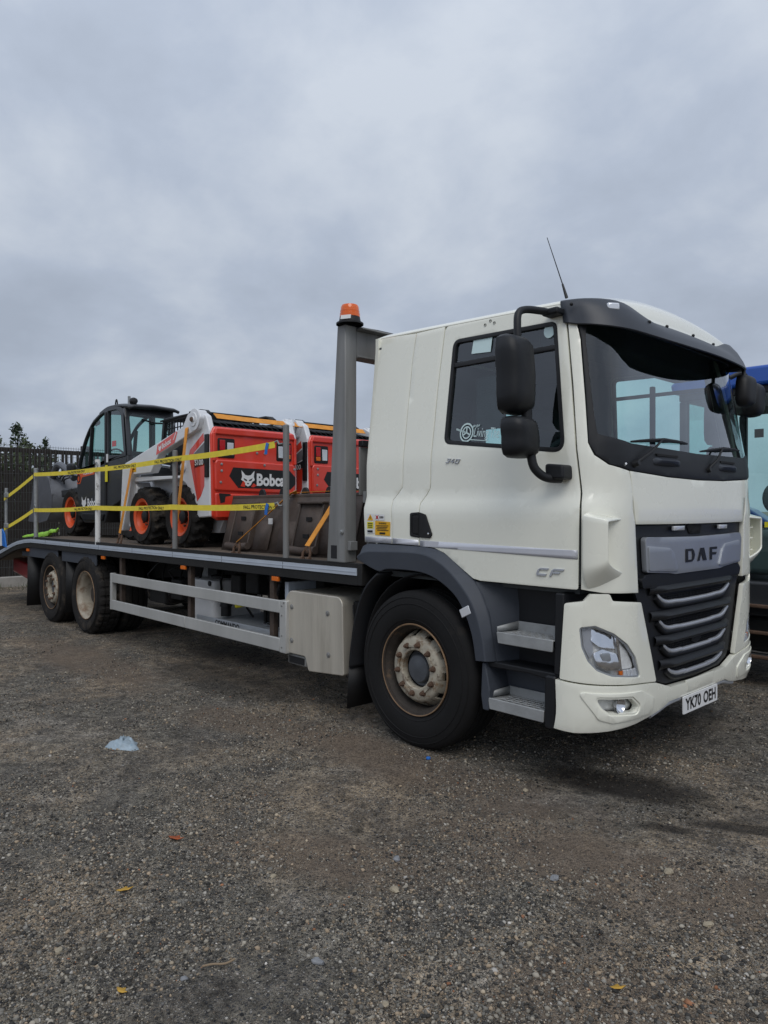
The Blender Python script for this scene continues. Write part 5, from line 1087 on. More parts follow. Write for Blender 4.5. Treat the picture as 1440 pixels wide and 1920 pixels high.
    for y in (.24, W - .24):
        q = MB(); q.bar((-1.42, y, 1.48), (-.56, y, 1.485), .05, .05, (0, 1, 0)); q.bar((-1.42, y, 1.48), (-1.52, y, .85), .05, .05, (0, 1, 0)); q.bar((-.56, y, 1.485), (-.60, y, .95), .06, .05, (0, 1, 0)); q.build('cab_frame', M['black'], CB, .008)
        g = MB()
        for i in range(12): x = -1.40 + i * .072; g.tube((x, y, .98), (x + .01, y, 1.48), .007, .007, 5)
        for j in range(8): z = 1.0 + j * .062; g.tube((-1.47 + j * .006, y + .006, z), (-.58, y + .006, z + .02), .007, .007, 5)
        tag(g.build('side_mesh', M['black'], CB), kind='stuff')
    MB().loft([[(x, .20, z), (x, .28, z + .02), (x, W - .28, z + .02), (x, W - .20, z)] for x, z in ((-1.48, 1.485), (-.9, 1.500), (-.62, 1.502), (-.56, 1.49))]).build('cab_roof', M['black'], CB, solid=.02)
    for yy_ in (.13, W - .25): MB().add([(-.62, yy_, 1.50), (-.62, yy_ + .12, 1.50), (-.36, yy_ + .10, 1.50), (-.36, yy_, 1.50), (-.24, yy_ + .07, 1.45), (-.24, yy_ + .01, 1.45)], [(0, 1, 2, 3), (3, 2, 4, 5)]).build('roof_flap', M['black'], CB, solid=.03)
    MB().rbox(-.95, -.50, .38, .83, .62, .75, .05).build('seat', M['seat'], CB, .02); MB().box(-.50, -.40, .38, .83, .70, 1.30).build('backrest', M['seat'], CB, .04)
    # engine cover grille and tailgate
    EC = MB().prism([(-.56, 1.22), (-.02, 1.20), (-.03, 1.29), (-.50, 1.385)], .13, W - .13).build('engine_cover', M['black'], L_, .01)
    for i in range(13):
        y = .16 + i * .072; MB().obox((-.24, y + .03, 1.352), (.40, .012, .05), ((1, 0, -.20), (0, .6, .8), (0, -.8, .6))).build('cover_slat', M['dark_plastic'], EC, .003)
    prof = rpoly([(.065, .345), (.055, 1.20), (.10, 1.285), (W - .10, 1.285), (W - .055, 1.20), (W - .065, .345), (W - .14, .30), (.14, .30)], [.03, .05, .05, .05, .05, .03, .03, .03])
    TG = MB().prism(prof, -.06, -.012, 'x').build('tailgate', M['bob_red'], L_, .035, 4)
    # proud lower and upper borders, leaving the lamp band recessed
    MB().prism(rpoly([(.10, .612), (W - .10, .590), (W - .095, .895), (W - .12, .925), (.12, .940), (.095, .905)], .03), -.02, .012, 'x').build('tailgate_panel', M['bob_red'], TG, .022, 3)
    MB().prism(rpoly([(.09, 1.20), (W - .09, 1.20), (W - .11, 1.27), (.11, 1.27)], .02), -.02, .012, 'x').build('tailgate_panel', M['bob_red'], TG, .022, 3)
    for y0 in (.075, W - .105): MB().prism(rpoly([(y0, .92), (y0 + .03, .92), (y0 + .03, 1.22), (y0, 1.22)], .01), -.02, .012, 'x').build('tailgate_panel', M['bob_red'], TG, .012, 2)
    MB().prism(rpoly([(.11, .325), (W - .11, .325), (W - .10, .565), (.10, .588)], .02), -.02, .008, 'x').build('tailgate_panel', M['bob_red'], TG, .015, 2)
    for s in (0, 1):
        fy = (lambda y: y) if not s else (lambda y: W - y)
        LB = MB().prism(rpoly([(fy(.135), .958), (fy(.338), .958), (fy(.338), 1.165), (fy(.135), 1.165)], .02), -.015, -.002, 'x').build('tail_lamp', M['black'], TG, .008)
        for a, b, z0, z1, m in ((.155, .218, 1.035, 1.145, 'red_lens'), (.155, .218, .985, 1.031, 'amber'), (.245, .318, .990, 1.120, 'clear_lens')):
            ya, yb = sorted((fy(a), fy(b))); B(-.003, .008, ya, yb, z0, z1).build('lamp_lens', M[m], LB, .004)
    xf_ = plane((.0135, 0, 0), (0, 1, 0), (0, 0, 1)); x2 = plane((.0150, 0, 0), (0, 1, 0), (0, 0, 1)); x3 = plane((.0165, 0, 0), (0, 1, 0), (0, 0, 1))
    poly_on('badge_plate', [[(.261, .768), (.309, .862), (1.04, .850), (1.115, .780), (1.115, .700), (1.049, .640), (.37, .645)]], xf_, mat('badge_black', (.010, .010, .011), .5, 0, .1, 6, 0, 60, [((.60, .045, .025), .20, 8, 1.0)]) if 'badge_black' not in MT else M['badge_black'], TG)
    ey = cat_head(x2, .405, .662, .170, M['white'], M['ink'], TG); poly_on('emblem_marks', ey, x3, M['ink'], TG)
    poly_on('emblem_marks', [[(.395, .665), (.43, .725), (.455, .70), (.45, .655)], [(.525, .66), (.56, .70), (.60, .675), (.56, .655)]], x3, M['bob_red'], TG)
    text_on('maker_lettering', 'Bobcat', x2, .60, .672, .425, .135, M['white'], TG, .04)
    for y, z in ((.17, .89), (.17, .82), (.70, .90), (1.10, .87), (1.10, .62), (.16, .70), (.62, 1.03), (.72, 1.03)):
        MB().lathe([(.014, 0), (.014, .006), (.006, .009), (0, .009)], (.012 if z < .94 else -.012, y, z), 10, 'x').build('bolt', M['galv'], TG)
    poly_on('scrape', [[(.16, .48), (.21, .49), (.22, .55), (.28, .56), (.28, .58), (.14, .585), (.15, .53)]], plane((.0095, 0, 0), (0, 1, 0), (0, 0, 1)), M['chassis'], TG)
    MB().prism([(.03, .75), (.055, .75), (.055, 1.20), (.03, 1.20)], -.10, -.03, 'x').build('rubber_seal', M['black'], L_, .005)
    return L_
SK = skid_steer('skid_steer_loader')
tag(SK, 'near white and red skid steer loader with a full black badge on its tailgate', 'loader', 'skid steer loaders on the deck')
S2_ = copy_tree(SK); S2_.location = (-3.2, .20 + 1.265, DZ)
tag(S2_, 'far white and red skid steer loader half hidden behind the gantry post', 'loader', 'skid steer loaders on the deck')

# ------------------------------------------------------------------ telehandler
TH = new_empty('telehandler', (-7.2, .62, DZ)); tag(TH, 'charcoal telehandler with glazed cab and orange wheels at the rear of the deck', 'telehandler')
TX = -7.2
def P_(pts): return [(x - TX, z - DZ) for x, z in pts]
Wt = 1.82
for x in (-8.28, -6.0):
    plant_wheel(TH, x - TX, -.02, 1, .375, .385, .28, .240, 16); plant_wheel(TH, x - TX, Wt + .02, -1, .375, .385, .28, .240, 16)
MB().prism(P_([(-8.75, 1.45), (-5.55, 1.45), (-5.35, 1.65), (-5.35, 2.0), (-6.1, 2.08), (-8.6, 1.95)]), .35, Wt - .15).build('chassis', M['charcoal'], TH, .02)
body = rpoly(P_([(-8.02, 1.60), (-7.72, 1.42), (-6.93, 1.43), (-6.80, 1.62), (-6.35, 1.75), (-6.20, 2.0), (-6.15, 2.36), (-8.02, 2.24)]), [.05, .06, .06, .05, .05, .03, .02, .02])
MB().prism(body, .0, .85).build('side_skirt', M['charcoal'], TH, .02)
MB().prism(rpoly(P_([(-7.70, 1.46), (-6.95, 1.46), (-6.90, 1.56), (-7.75, 1.56)]), .02), -.03, .0).build('step', M['dark_plastic'], TH, .008)
tf = plane((0, -.002, 0), (1, 0, 0), (0, 0, 1)); tf2 = plane((0, -.004, 0), (1, 0, 0), (0, 0, 1))
poly_on('orange_band', [P_([(-8.01, 2.02), (-7.88, 2.02), (-7.80, 2.12), (-7.30, 2.15), (-7.30, 2.20), (-8.01, 2.20)]), P_([(-8.01, 2.205), (-7.30, 2.225), (-7.30, 2.245), (-8.01, 2.232)])], tf, M['bob_orange'], TH)
MB().lathe([(.065, 0), (.065, -.008), (.05, -.008), (.048, .004), (0, .004)], (-7.94 - TX, -.002, 2.105 - DZ), 20).build('air_vent', M['black'], TH)
text_on('model_lettering', 'TL26.60', plane((-7.78 - TX, -.004, 2.152 - DZ), (1, 0, .03), (0, 0, 1)), 0, 0, .42, .060, M['white'], TH, .02)
cat_head(plane((-7.82 - TX, -.003, 1.63 - DZ), (1, 0, 0), (0, 0, 1)), 0, 0, .19, M['white'], M['ink'], TH); text_on('maker_lettering', 'Bobcat', plane((-7.58 - TX, -.003, 1.665 - DZ), (1, 0, 0), (0, 0, 1)), 0, 0, .42, .125, M['white'], TH, .035)
# cab: side frames, panes, rear window, roof
outer = P_(smooth_curve([(-8.02, 2.24), (-7.93, 2.40), (-7.72, 2.68), (-7.45, 2.90), (-7.15, 3.02), (-6.80, 3.09), (-6.45, 3.07), (-6.28, 3.02)], 4) + [(-6.20, 2.90), (-6.12, 2.36)])
door_g = P_(smooth_curve([(-7.97, 2.26), (-7.88, 2.42), (-7.68, 2.68), (-7.43, 2.88), (-7.14, 2.99), (-6.93, 3.035)], 4) + [(-6.91, 2.40), (-7.1, 2.27)])
rear_g = P_([(-6.80, 3.035), (-6.50, 3.03), (-6.35, 2.97), (-6.25, 2.42), (-6.40, 2.38), (-6.80, 2.40)])
def flat_panel(name, poly, holes, y0, y1, m, par, bev=.006):
    bm = bmesh.new(); ed = []
    for lp in [poly] + holes:
        vs_ = [bm.verts.new((a, y0, b)) for a, b in lp]; ed += [bm.edges.new((vs_[i], vs_[(i + 1) % len(vs_)])) for i in range(len(vs_))]
    bmesh.ops.triangle_fill(bm, use_beauty=True, use_dissolve=True, edges=ed); r_ = bmesh.ops.extrude_face_region(bm, geom=bm.faces[:])
    for v in [e for e in r_['geom'] if isinstance(e, bmesh.types.BMVert)]: v.co.y = y1
    me = bpy.data.meshes.new(name); bm.to_mesh(me); bm.free(); return finish(name, me, m, par, bev, 2, 30)
CW = .72
for y0, y1 in ((-.005, .05), (CW - .05, CW)):
    fr_ = flat_panel('cab_frame', outer, [door_g, rear_g], y0, y1, M['charcoal'], TH)
    for g in (door_g, rear_g): MB().add([(a, (y0 + y1) / 2, b) for a, b in inset(g, -.006)], [tuple(range(len(g)))]).build('side_glass', M['teal_glass'], fr_)
    q = MB(); q.bar((-7.52 - TX, y0 + .02, 2.29 - DZ), (-7.42 - TX, y0 + .02, 2.86 - DZ), .03, .05, (0, 1, 0)); q.build('window_post', M['black'], fr_)
    B(-6.895 - TX, -6.835 - TX, y0 - .012, y1 + .012, 1.60 - DZ, 3.03 - DZ).build('door_pillar', M['black'], fr_, .006)
roofp = [(a, b) for a, b in P_(smooth_curve([(-7.10, 3.05), (-6.80, 3.11), (-6.45, 3.10), (-6.12, 3.06), (-6.04, 3.03)], 4))]
MB().loft([[(a, y, b + dz) for a, b in roofp] for y, dz in ((-.01, -.01), (.06, .015), (CW / 2, .03), (CW - .06, .015), (CW + .01, -.01))]).build('cab_roof', M['charcoal'], TH, smooth=50, solid=.04)
fw = MB().loft([[(a, y, b) for a, b in P_(smooth_curve([(-8.0, 2.24), (-7.93, 2.40), (-7.72, 2.68), (-7.45, 2.90), (-7.08, 3.04)], 4))] for y in (.05, CW - .05)]); fw.build('front_glass', M['teal_glass'], TH, smooth=60)
# rear wall with window
rw_ = lambda y, z: (-6.125 - TX - (z - 2.36) * .14 + .0, y, z - DZ)
bm = bmesh.new(); ed = []
o_ = [(-.005, 1.95), (CW, 1.95), (CW, 3.03), (-.005, 3.03)]; h_ = rpoly([(.08, 2.30), (CW - .08, 2.30), (CW - .06, 2.93), (.06, 2.95)], .07)
for lp in (o_, h_):
    vs_ = [bm.verts.new(rw_(a, b)) for a, b in lp]; ed += [bm.edges.new((vs_[i], vs_[(i + 1) % len(vs_)])) for i in range(len(vs_))]
bmesh.ops.triangle_fill(bm, use_beauty=True, use_dissolve=True, edges=ed); me = bpy.data.meshes.new('rear_wall'); bm.to_mesh(me); bm.free(); finish('rear_wall', me, M['charcoal'], TH, .006, 2, 30, .05)
MB().add([rw_(a, b) for a, b in inset(h_, -.01)], [tuple(range(len(h_)))]).build('rear_glass', M['green_glass'], TH)
MB().path([tuple(V3(rw_(.22, 2.88)) + V3((.03, 0, 0))), tuple(V3(rw_(.40, 2.84)) + V3((.04, 0, 0))), tuple(V3(rw_(.58, 2.85)) + V3((.03, 0, 0)))], .012, 6).build('wiper', M['black'], TH)
MB().rbox(-7.0 - TX, -6.6 - TX, .16, .58, 2.0 - DZ, 2.16 - DZ, .05).build('seat', M['seat'], TH, .03); MB().box(-6.62 - TX, -6.50 - TX, .18, .56, 2.12 - DZ, 2.46 - DZ).build('backrest', M['seat'], TH, .04)
sw_ = MB().path([(-7.42 - TX + .04 * math.sin(q / 20 * 6.283), .36 + .15 * math.cos(q / 20 * 6.283), 2.40 - DZ + .15 * math.sin(q / 20 * 6.283)) for q in range(20)], .014, 6, closed=True); sw_.tube((-7.42 - TX, .36, 2.40 - DZ), (-7.65 - TX, .36, 2.1 - DZ), .03); sw_.build('steering_wheel', M['black'], TH)
B(-6.35 - TX, -6.20 - TX, .40, .52, 2.37 - DZ, 2.45 - DZ).build('rear_label', M['green_plate'], TH)
for x, y, z in ((-6.15, .10, 3.12), (-7.50, .10, 2.95)):
    wl = MB().lathe([(0, .05), (.04, .04), (.052, .0), (.052, -.03), (0, -.035)] if x > -7 else [(0, -.05), (.04, -.04), (.052, 0), (.052, .03), (0, .035)], (x - TX, y, z - DZ), 18, 'x').build('work_lamp', M['black'], TH)
    MB().tube((x - TX, y, z - .06 - DZ), (x - TX, y, z - DZ), .012).build('bracket', M['black'], wl)
MB().path([(-6.62 - TX + .035 * math.cos(q / 10 * 3.14), .05, 3.09 + .10 * math.sin(q / 10 * 3.14) - DZ) for q in range(11)], .010, 6).build('lifting_eye', M['black'], TH)
B(-6.40 - TX, -6.37 - TX, .12, .15, 3.08 - DZ, 3.22 - DZ).build('beacon_stem', M['galv'], TH)
for x, z in ((-7.62, 2.70), ): mirror_head('side_mirror', (-8.18 - TX, -.02, 2.27 - DZ), .10, .17, .22, TH, M['black'], True, 3)
B(-6.86 - TX, -6.78 - TX, -.012, -.006, 2.30 - DZ, 2.42 - DZ).build('white_label', M['white'], TH); B(-6.86 - TX, -6.78 - TX, -.020, -.013, 2.02 - DZ, 2.26 - DZ).build('yellow_label', M['sticker_lemon'], TH); B(-6.70 - TX, -6.56 - TX, .018, .020, 2.52 - DZ, 2.60 - DZ).build('red_label', M['red_lens'], TH)
# boom along the far side, engine cover, front bucket
MB().prism(P_([(-9.3, 1.85), (-9.1, 1.75), (-5.4, 1.95), (-5.3, 2.15), (-5.6, 2.22)]), 1.02, 1.28).build('boom', M['charcoal'], TH, .02)
MB().prism(rpoly(P_([(-7.6, 1.7), (-5.5, 1.7), (-5.45, 2.1), (-5.8, 2.25), (-7.4, 2.3)]), .08), 1.30, Wt).build('engine_cover', M['charcoal'], TH, .03)
MB().prism(rpoly(P_([(-8.75, 1.95), (-8.02, 1.98), (-8.02, 1.88), (-8.72, 1.82)]), .03), .0, .30).build('front_fender', M['charcoal'], TH, .02)
BK = new_empty('front_bucket', (-9.55 - TX, 0, 1.42 - DZ), 0, TH)
sect = [(.72, .62), (.55, .78), (.20, .84), (-.15, .86), (.10, .62), (.30, .30), (.22, .06), (-.10, .0), (-.75, .02)]
MB().loft([[(a, y, b) for a, b in smooth_curve([(-.42, .80), (.05, .83), (.34, .72), (.50, .46), (.46, .18), (.25, .02), (-.15, -.02), (-.75, .0)], 4)] for y in (-.03, .9, 1.86)]).build('bucket_shell', M['bucket_grey'], BK, smooth=60, solid=.02)
for y in (-.045, 1.86): MB().prism(rpoly([(-.42, .81), (.05, .84), (.35, .73), (.51, .46), (.47, .17), (.25, .01), (-.15, -.03), (-.75, -.01), (-.55, .40)], .03), y, y + .02).build('bucket_side', M['bucket_grey'], BK, .005)
for y in (.42, 1.15):
    MB().prism(rpoly([(.46, .66), (.72, .60), (.80, .30), (.70, .08), (.48, .16)], .04), y, y + .05).build('carriage_plate', M['black'], BK, .008)
for z in (.16, .34, .52): MB().bar((.62, .40, z), (.62, 1.20, z), .05, .05).build('carriage_bar', M['black'], BK, .006)
hz = MB()
for k in range(3): hz.path(smooth_curve([(.30, .10 + k * .05, .80), (.55, .06 + k * .04, .72 - k * .04), (.85, .05, .80 - k * .05), (1.25, .10, .74)], 5), .012, 6)
hz.build('hoses', M['black'], BK)
MB().path(smooth_curve([(.25, .04, .72), (.62, .02, .94), (1.05, .02, .84), (1.30, .04, .70)], 5), .055, 10).build('boom_head', M['bucket_grey'], TH).location = (-9.55 - TX, 0, 1.42 - DZ)

# ------------------------------------------------------------------ loader bucket lying on the deck behind the gantry
LBK = new_empty('loader_bucket', (-2.05, .30, DZ)); tag(LBK, 'scratched brown steel loader bucket strapped down beside the gantry post', 'bucket')
x0, x1 = -1.06, 1.02
lean = lambda z: .02 + .26 * z
MB().loft([[(x, lean(z), z) for z in (.0, .25, .42, .54)] for x in (x0 + .0, x0 + .02, 0, x1 - .02, x1)]).build('back_plate', M['bucket_brown'], LBK, solid=-.014)
for x in (x0, x1 - .02): MB().prism([(lean(0) + .01, .005), (.85, .005), (.92, .06), (.55, .46), (lean(.54), .54)], x, x + .02, 'x').build('end_plate', M['bucket_brown'], LBK, .004)
MB().prism([(.03, .0), (.90, .0), (.92, .015), (.03, .018)], x0, x1, 'x').build('floor_plate', M['bucket_brown'], LBK, .003)
MB().bar((x0, lean(.54) + .02, .54), (x1, lean(.54) + .02, .54), .05, .035).build('top_edge', M['bucket_brown'], LBK, .008)
for i, (a, b) in enumerate(((-.86, -.52), (.22, .56))):
    fr_ = MB().loft([[(x, lean(z) - .030 - .0, z) for z in (.06, .46)] for x in (a, b)]).build('mount_plate', M['bucket_brown'], LBK, solid=.012)
    q = MB()
    for x in (a, b): q.bar((x, lean(.05) - .02, .05), (x, lean(.48) - .02, .48), .022, .06, (0, 1, 0))
    q.bar((a - .02, lean(.47) - .045, .475), (b + .02, lean(.47) - .045, .475), .07, .02); q.build('mount_rib', M['bucket_brown'], fr_, .004)
    MB().path([(a - .02, lean(.05) - .05, .055), ((a + b) / 2, lean(.05) - .055, .045), (b + .02, lean(.05) - .05, .06)], .035, 10).build('hook_bar', M['bucket_brown'], fr_, smooth=60)
    for z in (.16, .31): B((a + b) / 2 - .03, (a + b) / 2 + .05, lean(z) - .052, lean(z) - .044, z, z + .035).build('slot', M['dark_recess'], fr_)
for x in (-.30, .10, .72):
    MB().loft([[(xx, lean(z) - .010, z) for z in (.03, .30)] for xx in (x - .16, x + .10)]).build('stiffener', M['bucket_brown'], LBK, solid=.010)
for x in (-.60, -.24, .12, .48): MB().prism([(.055 * math.cos(t_) + x, .545 + .075 * math.sin(t_)) for t_ in [i / 10 * 3.1416 for i in range(11)]], lean(.54) + .05, lean(.54) + .075).build('edge_lug', M['black'], LBK, .003)
B(-.27, -.20, lean(.28) - .022, lean(.28) - .018, .26, .33).build('paper_label', M['white'], LBK)
# ================================================================== straps
def strap(name, label, pts, wv, wd, m, group, th=.004, cat='strap'):
    r0 = V3(pts[0]); root = new_empty(name, tuple(r0)); tag(root, label, cat, group)
    MB().band([tuple(V3(p) - r0) for p in pts], wv, wd, th).build('webbing', m, root, smooth=60); return root, r0
YZ = -.004
top = [(-1.66, 2.166), (-3.53, 2.142), (-5.62, 2.120), (-8.05, 2.150)]; low = [(-1.66, 1.642), (-3.53, 1.640), (-5.62, 1.640), (-8.05, 1.612)]
def sag(p, q, d, n=8): return [(p[0] + (q[0] - p[0]) * i / n, YZ, p[1] + (q[1] - p[1]) * i / n - d * 4 * (i / n) * (1 - i / n)) for i in range(n + 1)]
for nm, pts, lab in (('top', top, 'upper yellow webbing strap running along the stakes above the deck edge'), ('low', low, 'lower yellow webbing strap running along the stakes just above the deck')):
    P = []
    for i in range(3): P += sag(pts[i], pts[i + 1], .012)[(1 if i else 0):]
    rt, r0 = strap('safety_strap', lab, P, (0, 0, 1), .055, M['yellow_web'], 'yellow fall protection straps')
    for xc in ((-2.15, -4.35, -6.35) if nm == 'low' else (-3.95, -5.05, -6.6)):
        zc_ = np.interp(-xc, [-p[0] for p in pts], [p[1] for p in pts]); zl = lambda a: np.interp(-(xc + a), [-p[0] for p in pts], [p[1] for p in pts])
        text_on('strap_lettering', 'FALL PROTECTION ONLY', lambda a, b: (xc + a - r0.x, -.004, zl(a) - .0 + b - r0.z - .012 - .009 * math.sin(math.pi * ((xc + a) % 1))), 0, -.008, .62, .032, M['ink'], rt, .015)
    x, z = pts[0]; MB().path([(x - r0.x, 0, z - r0.z + .02), (x + .03 - r0.x, .005, z - r0.z + .03), (x + .05 - r0.x, .01, z - r0.z), (x + .085 - r0.x, .02, z - r0.z + .004)], .008, 6).build('hook', M['galv'], rt)
    MB().band([(x - .10 - r0.x, -.007, z - r0.z + .02), (x - .115 - r0.x, -.010, z - r0.z - .03), (x - .125 - r0.x, -.008, z - r0.z - .075)], (1, 0, 0), .04, .004).build('blue_tag', M['blue_plastic'], rt)
for z0, z1, lab in ((2.12, 1.80, 'upper yellow strap sloping from the rear stake to the ramp stake'), (1.60, 1.30, 'lower yellow strap sloping from the rear stake to the ramp stake')):
    rt, r0 = strap('safety_strap', lab, sag((-8.11, z0), (-9.60, z1), .01), (0, 0, 1), .055, M['yellow_web'], 'yellow fall protection straps')
    MB().box(-1.40, -1.22, -.03, .0, z1 - z0 + .02, z1 - z0 + .10).build('ratchet', M['galv'], rt, .008)
OW = M['orange_web']; OG = 'orange ratchet straps'
def ostrap(label, pts, wv, wd=.060, hook=True):
    rt, r0 = strap('ratchet_strap', label, pts, wv, wd, OW, OG)
    if hook:
        e_ = V3(pts[-1]) - r0; MB().path([tuple(e_), tuple(e_ + V3((0, -.01, -.03))), tuple(e_ + V3((.01, 0, -.055)))], .010, 6).build('hook', M['rust'], rt)
ostrap('orange strap running over the near loader lift arm down to its rear wheel', [(-3.62, .205, 2.50), (-3.60, .185, 2.47), (-3.63, .15, 2.0), (-3.655, .12, 1.62), (-3.66, .085, 1.34)], (1, 0, 0))
ostrap('orange strap hooked to the deck in front of the near loader front wheel', [(-4.98, .20, 2.18), (-4.99, .185, 2.12), (-5.04, .13, 1.72), (-5.10, .085, 1.33)], (1, 0, 0))
ostrap('orange strap slanting down across the left of the brown bucket', [(-1.98, .46, 1.77), (-2.02, .425, 1.765), (-2.22, .26, 1.54), (-2.42, .09, 1.31)], (1, 0, .6), .065)
ostrap('orange strap running straight down the right end of the brown bucket', [(-1.30, .46, 1.77), (-1.30, .425, 1.765), (-1.32, .25, 1.52), (-1.33, .09, 1.31)], (1, 0, 0), .065)
ostrap('orange strap laid across the black engine covers of the loaders', [(-3.30, .36, 2.605), (-3.36, .8, 2.607), (-3.36, 1.2, 2.606), (-3.35, 1.7, 2.607), (-3.36, 2.2, 2.606), (-3.35, 2.5, 2.605)], (1, 0, -.9), .085, False)
ostrap('orange strap lying along the top edge of the brown bucket', [(-2.0, .49, 1.772), (-1.6, .50, 1.776), (-1.2, .49, 1.774), (-1.04, .49, 1.772)], (0, 1, 0), .04, False)
# lime hi-vis sling at the rear of the deck
o = MB().path(smooth_curve([(-8.95, .10, 1.185), (-8.62, .14, 1.215), (-8.36, .20, 1.23), (-8.15, .25, 1.255), (-7.98, .22, 1.29), (-7.80, .24, 1.30), (-7.62, .2, 1.34)], 4), [.012, .02, .028, .022, .03, .026, .034, .045, .052, .040, .056, .048, .060, .044, .050, .036, .042, .030, .036, .024, .034, .022, .028, .018, .014], 7, 1.0, .7)
tag(o.build('lifting_sling', M['lime'], None, smooth=60), 'crumpled lime green lifting sling lying on the rear of the deck', 'sling')
q = MB().prism([(-9.66, 1.02), (-9.45, 1.0), (-9.55, 1.22), (-9.68, 1.30)], -.02, .0); q.mat(1).prism([(-9.9, 1.0), (-9.665, 1.02), (-9.685, 1.30), (-9.9, 1.28)], -.018, -.002); bs_ = q.build('ramp_board', [M['blue_plastic'], M['white']], TR)
# ================================================================== blue-roofed tractor beyond the truck
TT = new_empty('tractor', (.4, 3.55, 0)); tag(TT, 'blue roofed tractor with large glazed cab parked beyond the truck cab', 'tractor')
X0, X1, W2 = -.18, 1.45, 1.6
MB().prism(rpoly([(X0 - .05, 2.76), (X1 + .05, 2.76), (X1 + .08, 2.84), (X1 - .05, 2.93), (X0 + .1, 2.95), (X0 - .08, 2.86)], .04), -.04, W2 + .04).build('roof', M['tractor_blue'], TT, .03, 3)
MB().prism(rpoly([(X0, 2.69), (X1, 2.69), (X1, 2.758), (X0, 2.758)], .01), .0, W2).build('roof_lining', M['black'], TT, .01)
for x, y in ((X0, 0), (X0, W2 - .07), (X1 - .08, 0), (X1 - .08, W2 - .07)): B(x, x + .08, y, y + .07, .95, 2.688).build('pillar', M['black'], TT, .015)
for y in (.03, W2 - .035):
    MB().add([(X0 + .082, y, 1.02), (X1 - .082, y, 1.02), (X1 - .082, y, 2.688), (X0 + .082, y, 2.688)], [(0, 1, 2, 3)]).build('side_glass', M['green_glass'], TT)
for x in (X0 + .03, X1 - .035): MB().add([(x, .072, 1.4), (x, W2 - .072, 1.4), (x, W2 - .072, 2.688), (x, .072, 2.688)], [(0, 1, 2, 3)]).build('end_glass', M['green_glass'], TT)
B(X0, X1, .0, W2, .62, .948).build('cab_base', M['charcoal'], TT, .03); B(X0 - .3, X1 + .2, .35, W2 - .35, .45, .80).build('transmission', M['chassis'], TT, .05)
MB().rbox(.0, .45, .55, 1.05, 1.25, 1.42, .06).build('seat', M['seat'], TT, .04, 3); B(-.10, .03, .56, 1.04, 1.35, 2.0).build('backrest', M['seat'], TT, .06, 3)
MB().prism(rpoly([(.95, .95), (1.25, .95), (1.25, 1.75), (1.05, 1.85), (.90, 1.7)], .05), .5, 1.1).build('dash_console', M['interior'], TT, .03)
sw_ = MB().path([(.72 + .10 * math.sin(q / 24 * 6.283), .80 + .2 * math.cos(q / 24 * 6.283), 1.88 + .17 * math.sin(q / 24 * 6.283)) for q in range(24)], .016, 8, closed=True); sw_.tube((.72, .80, 1.88), (1.0, .8, 1.6), .03); sw_.build('steering_wheel', M['black'], TT)
mo = MB().obox((.78, .30, 2.10), (.04, .36, .26), ((.9, -.3, .1), (.3, .9, 0), (0, 0, 1))).build('monitor', M['black_gloss'], TT, .01); MB().path([(.80, .32, 2.0), (.85, .30, 1.7), (.80, .25, 1.2)], .02, 8).build('bracket', M['black'], mo)
MB().ball((.62, .22, 1.72), (.10, .06, .14), 14, 10).build('joystick_pod', M['interior'], TT); B(.25, .85, .10, .40, 1.0, 1.42).build('arm_console', M['interior'], TT, .06, 3)
B(.52, .60, .026, .028, 2.28, 2.36).build('window_sticker', M['interior'], TT)
B(.62, .68, -.012, -.010, 1.45, 1.50).build('yellow_label', M['sticker_lemon'], TT)
# access steps with a rusty tubular frame
for x in (.28, .88): MB().path(smooth_curve([(x, -.03, .95), (x, -.12, .9), (x + .01, -.16, .6), (x + .02, -.16, .30)], 4), .022, 8).build('step_rail', M['rust'], TT)
for z in (.28, .50, .74):
    MB().bar((.28, -.15, z), (.90, -.15, z), .05, .03).build('step_bar', M['rust'], TT, .008); B(.31, .87, -.14, .10, z - .02, z - .005).build('step_tread', M['step_alu'], TT, .004)
B(.20, 1.0, -.02, .34, .30, .62).build('fuel_tank', M['black'], TT, .05, 3)
MB().rbox(X1 + .02, X1 + 1.9, .38, W2 - .38, .80, 1.62, .15).build('bonnet', M['tractor_blue'], TT, .06, 3); B(X1 + .1, X1 + 1.8, .45, W2 - .45, .5, .8).build('engine', M['chassis'], TT, .03)
def big_wheel(x, y, s, Rr, W, rr):
    wh = MB().lathe([(rr, .05 * s), (rr + .02, .0), (rr - .03, .08 * s), (rr * .5, .14 * s), (0, .14 * s)], (x, y, Rr), 40).build('wheel', M['tractor_blue'], TT)
    n = 22 * 8
    def md(i, k, r, h): return (.035 if ((k / n * 22 + abs(h * s - W / 2) / W * 1.2) % 1) < .4 else -.02) if r > Rr - .06 else 0
    p = [(rr, .06), (rr + .03, .0), ((rr + Rr) / 2, -.01), (Rr - .07, .02), (Rr - .035, .06)]
    MB().lathe([(r, h * s) for r, h in p + [(Rr - .035, W * .35), (Rr - .035, W * .5), (Rr - .035, W * .65)] + [(r, W - h) for r, h in reversed(p)]], (x, y, Rr), n, closed=True, mod=md).build('tyre', M['rubber_dusty'], wh, smooth=28)
for y, s in ((-.12, 1), (W2 + .12, -1)): big_wheel(X0 - .25, y, s, .82, .46, .48); big_wheel(X1 + 1.15, y + .05 * s, s, .58, .36, .33)
for y in (-.02, W2 - .33): MB().loft([[(X0 - .25 + .90 * math.cos(t_), yy, .82 + .90 * math.sin(t_)) for t_ in [R(20 + i * 14) for i in range(11)]] for yy in (y, y + .35)]).build('fender', M['tractor_blue'], TT, solid=.03)
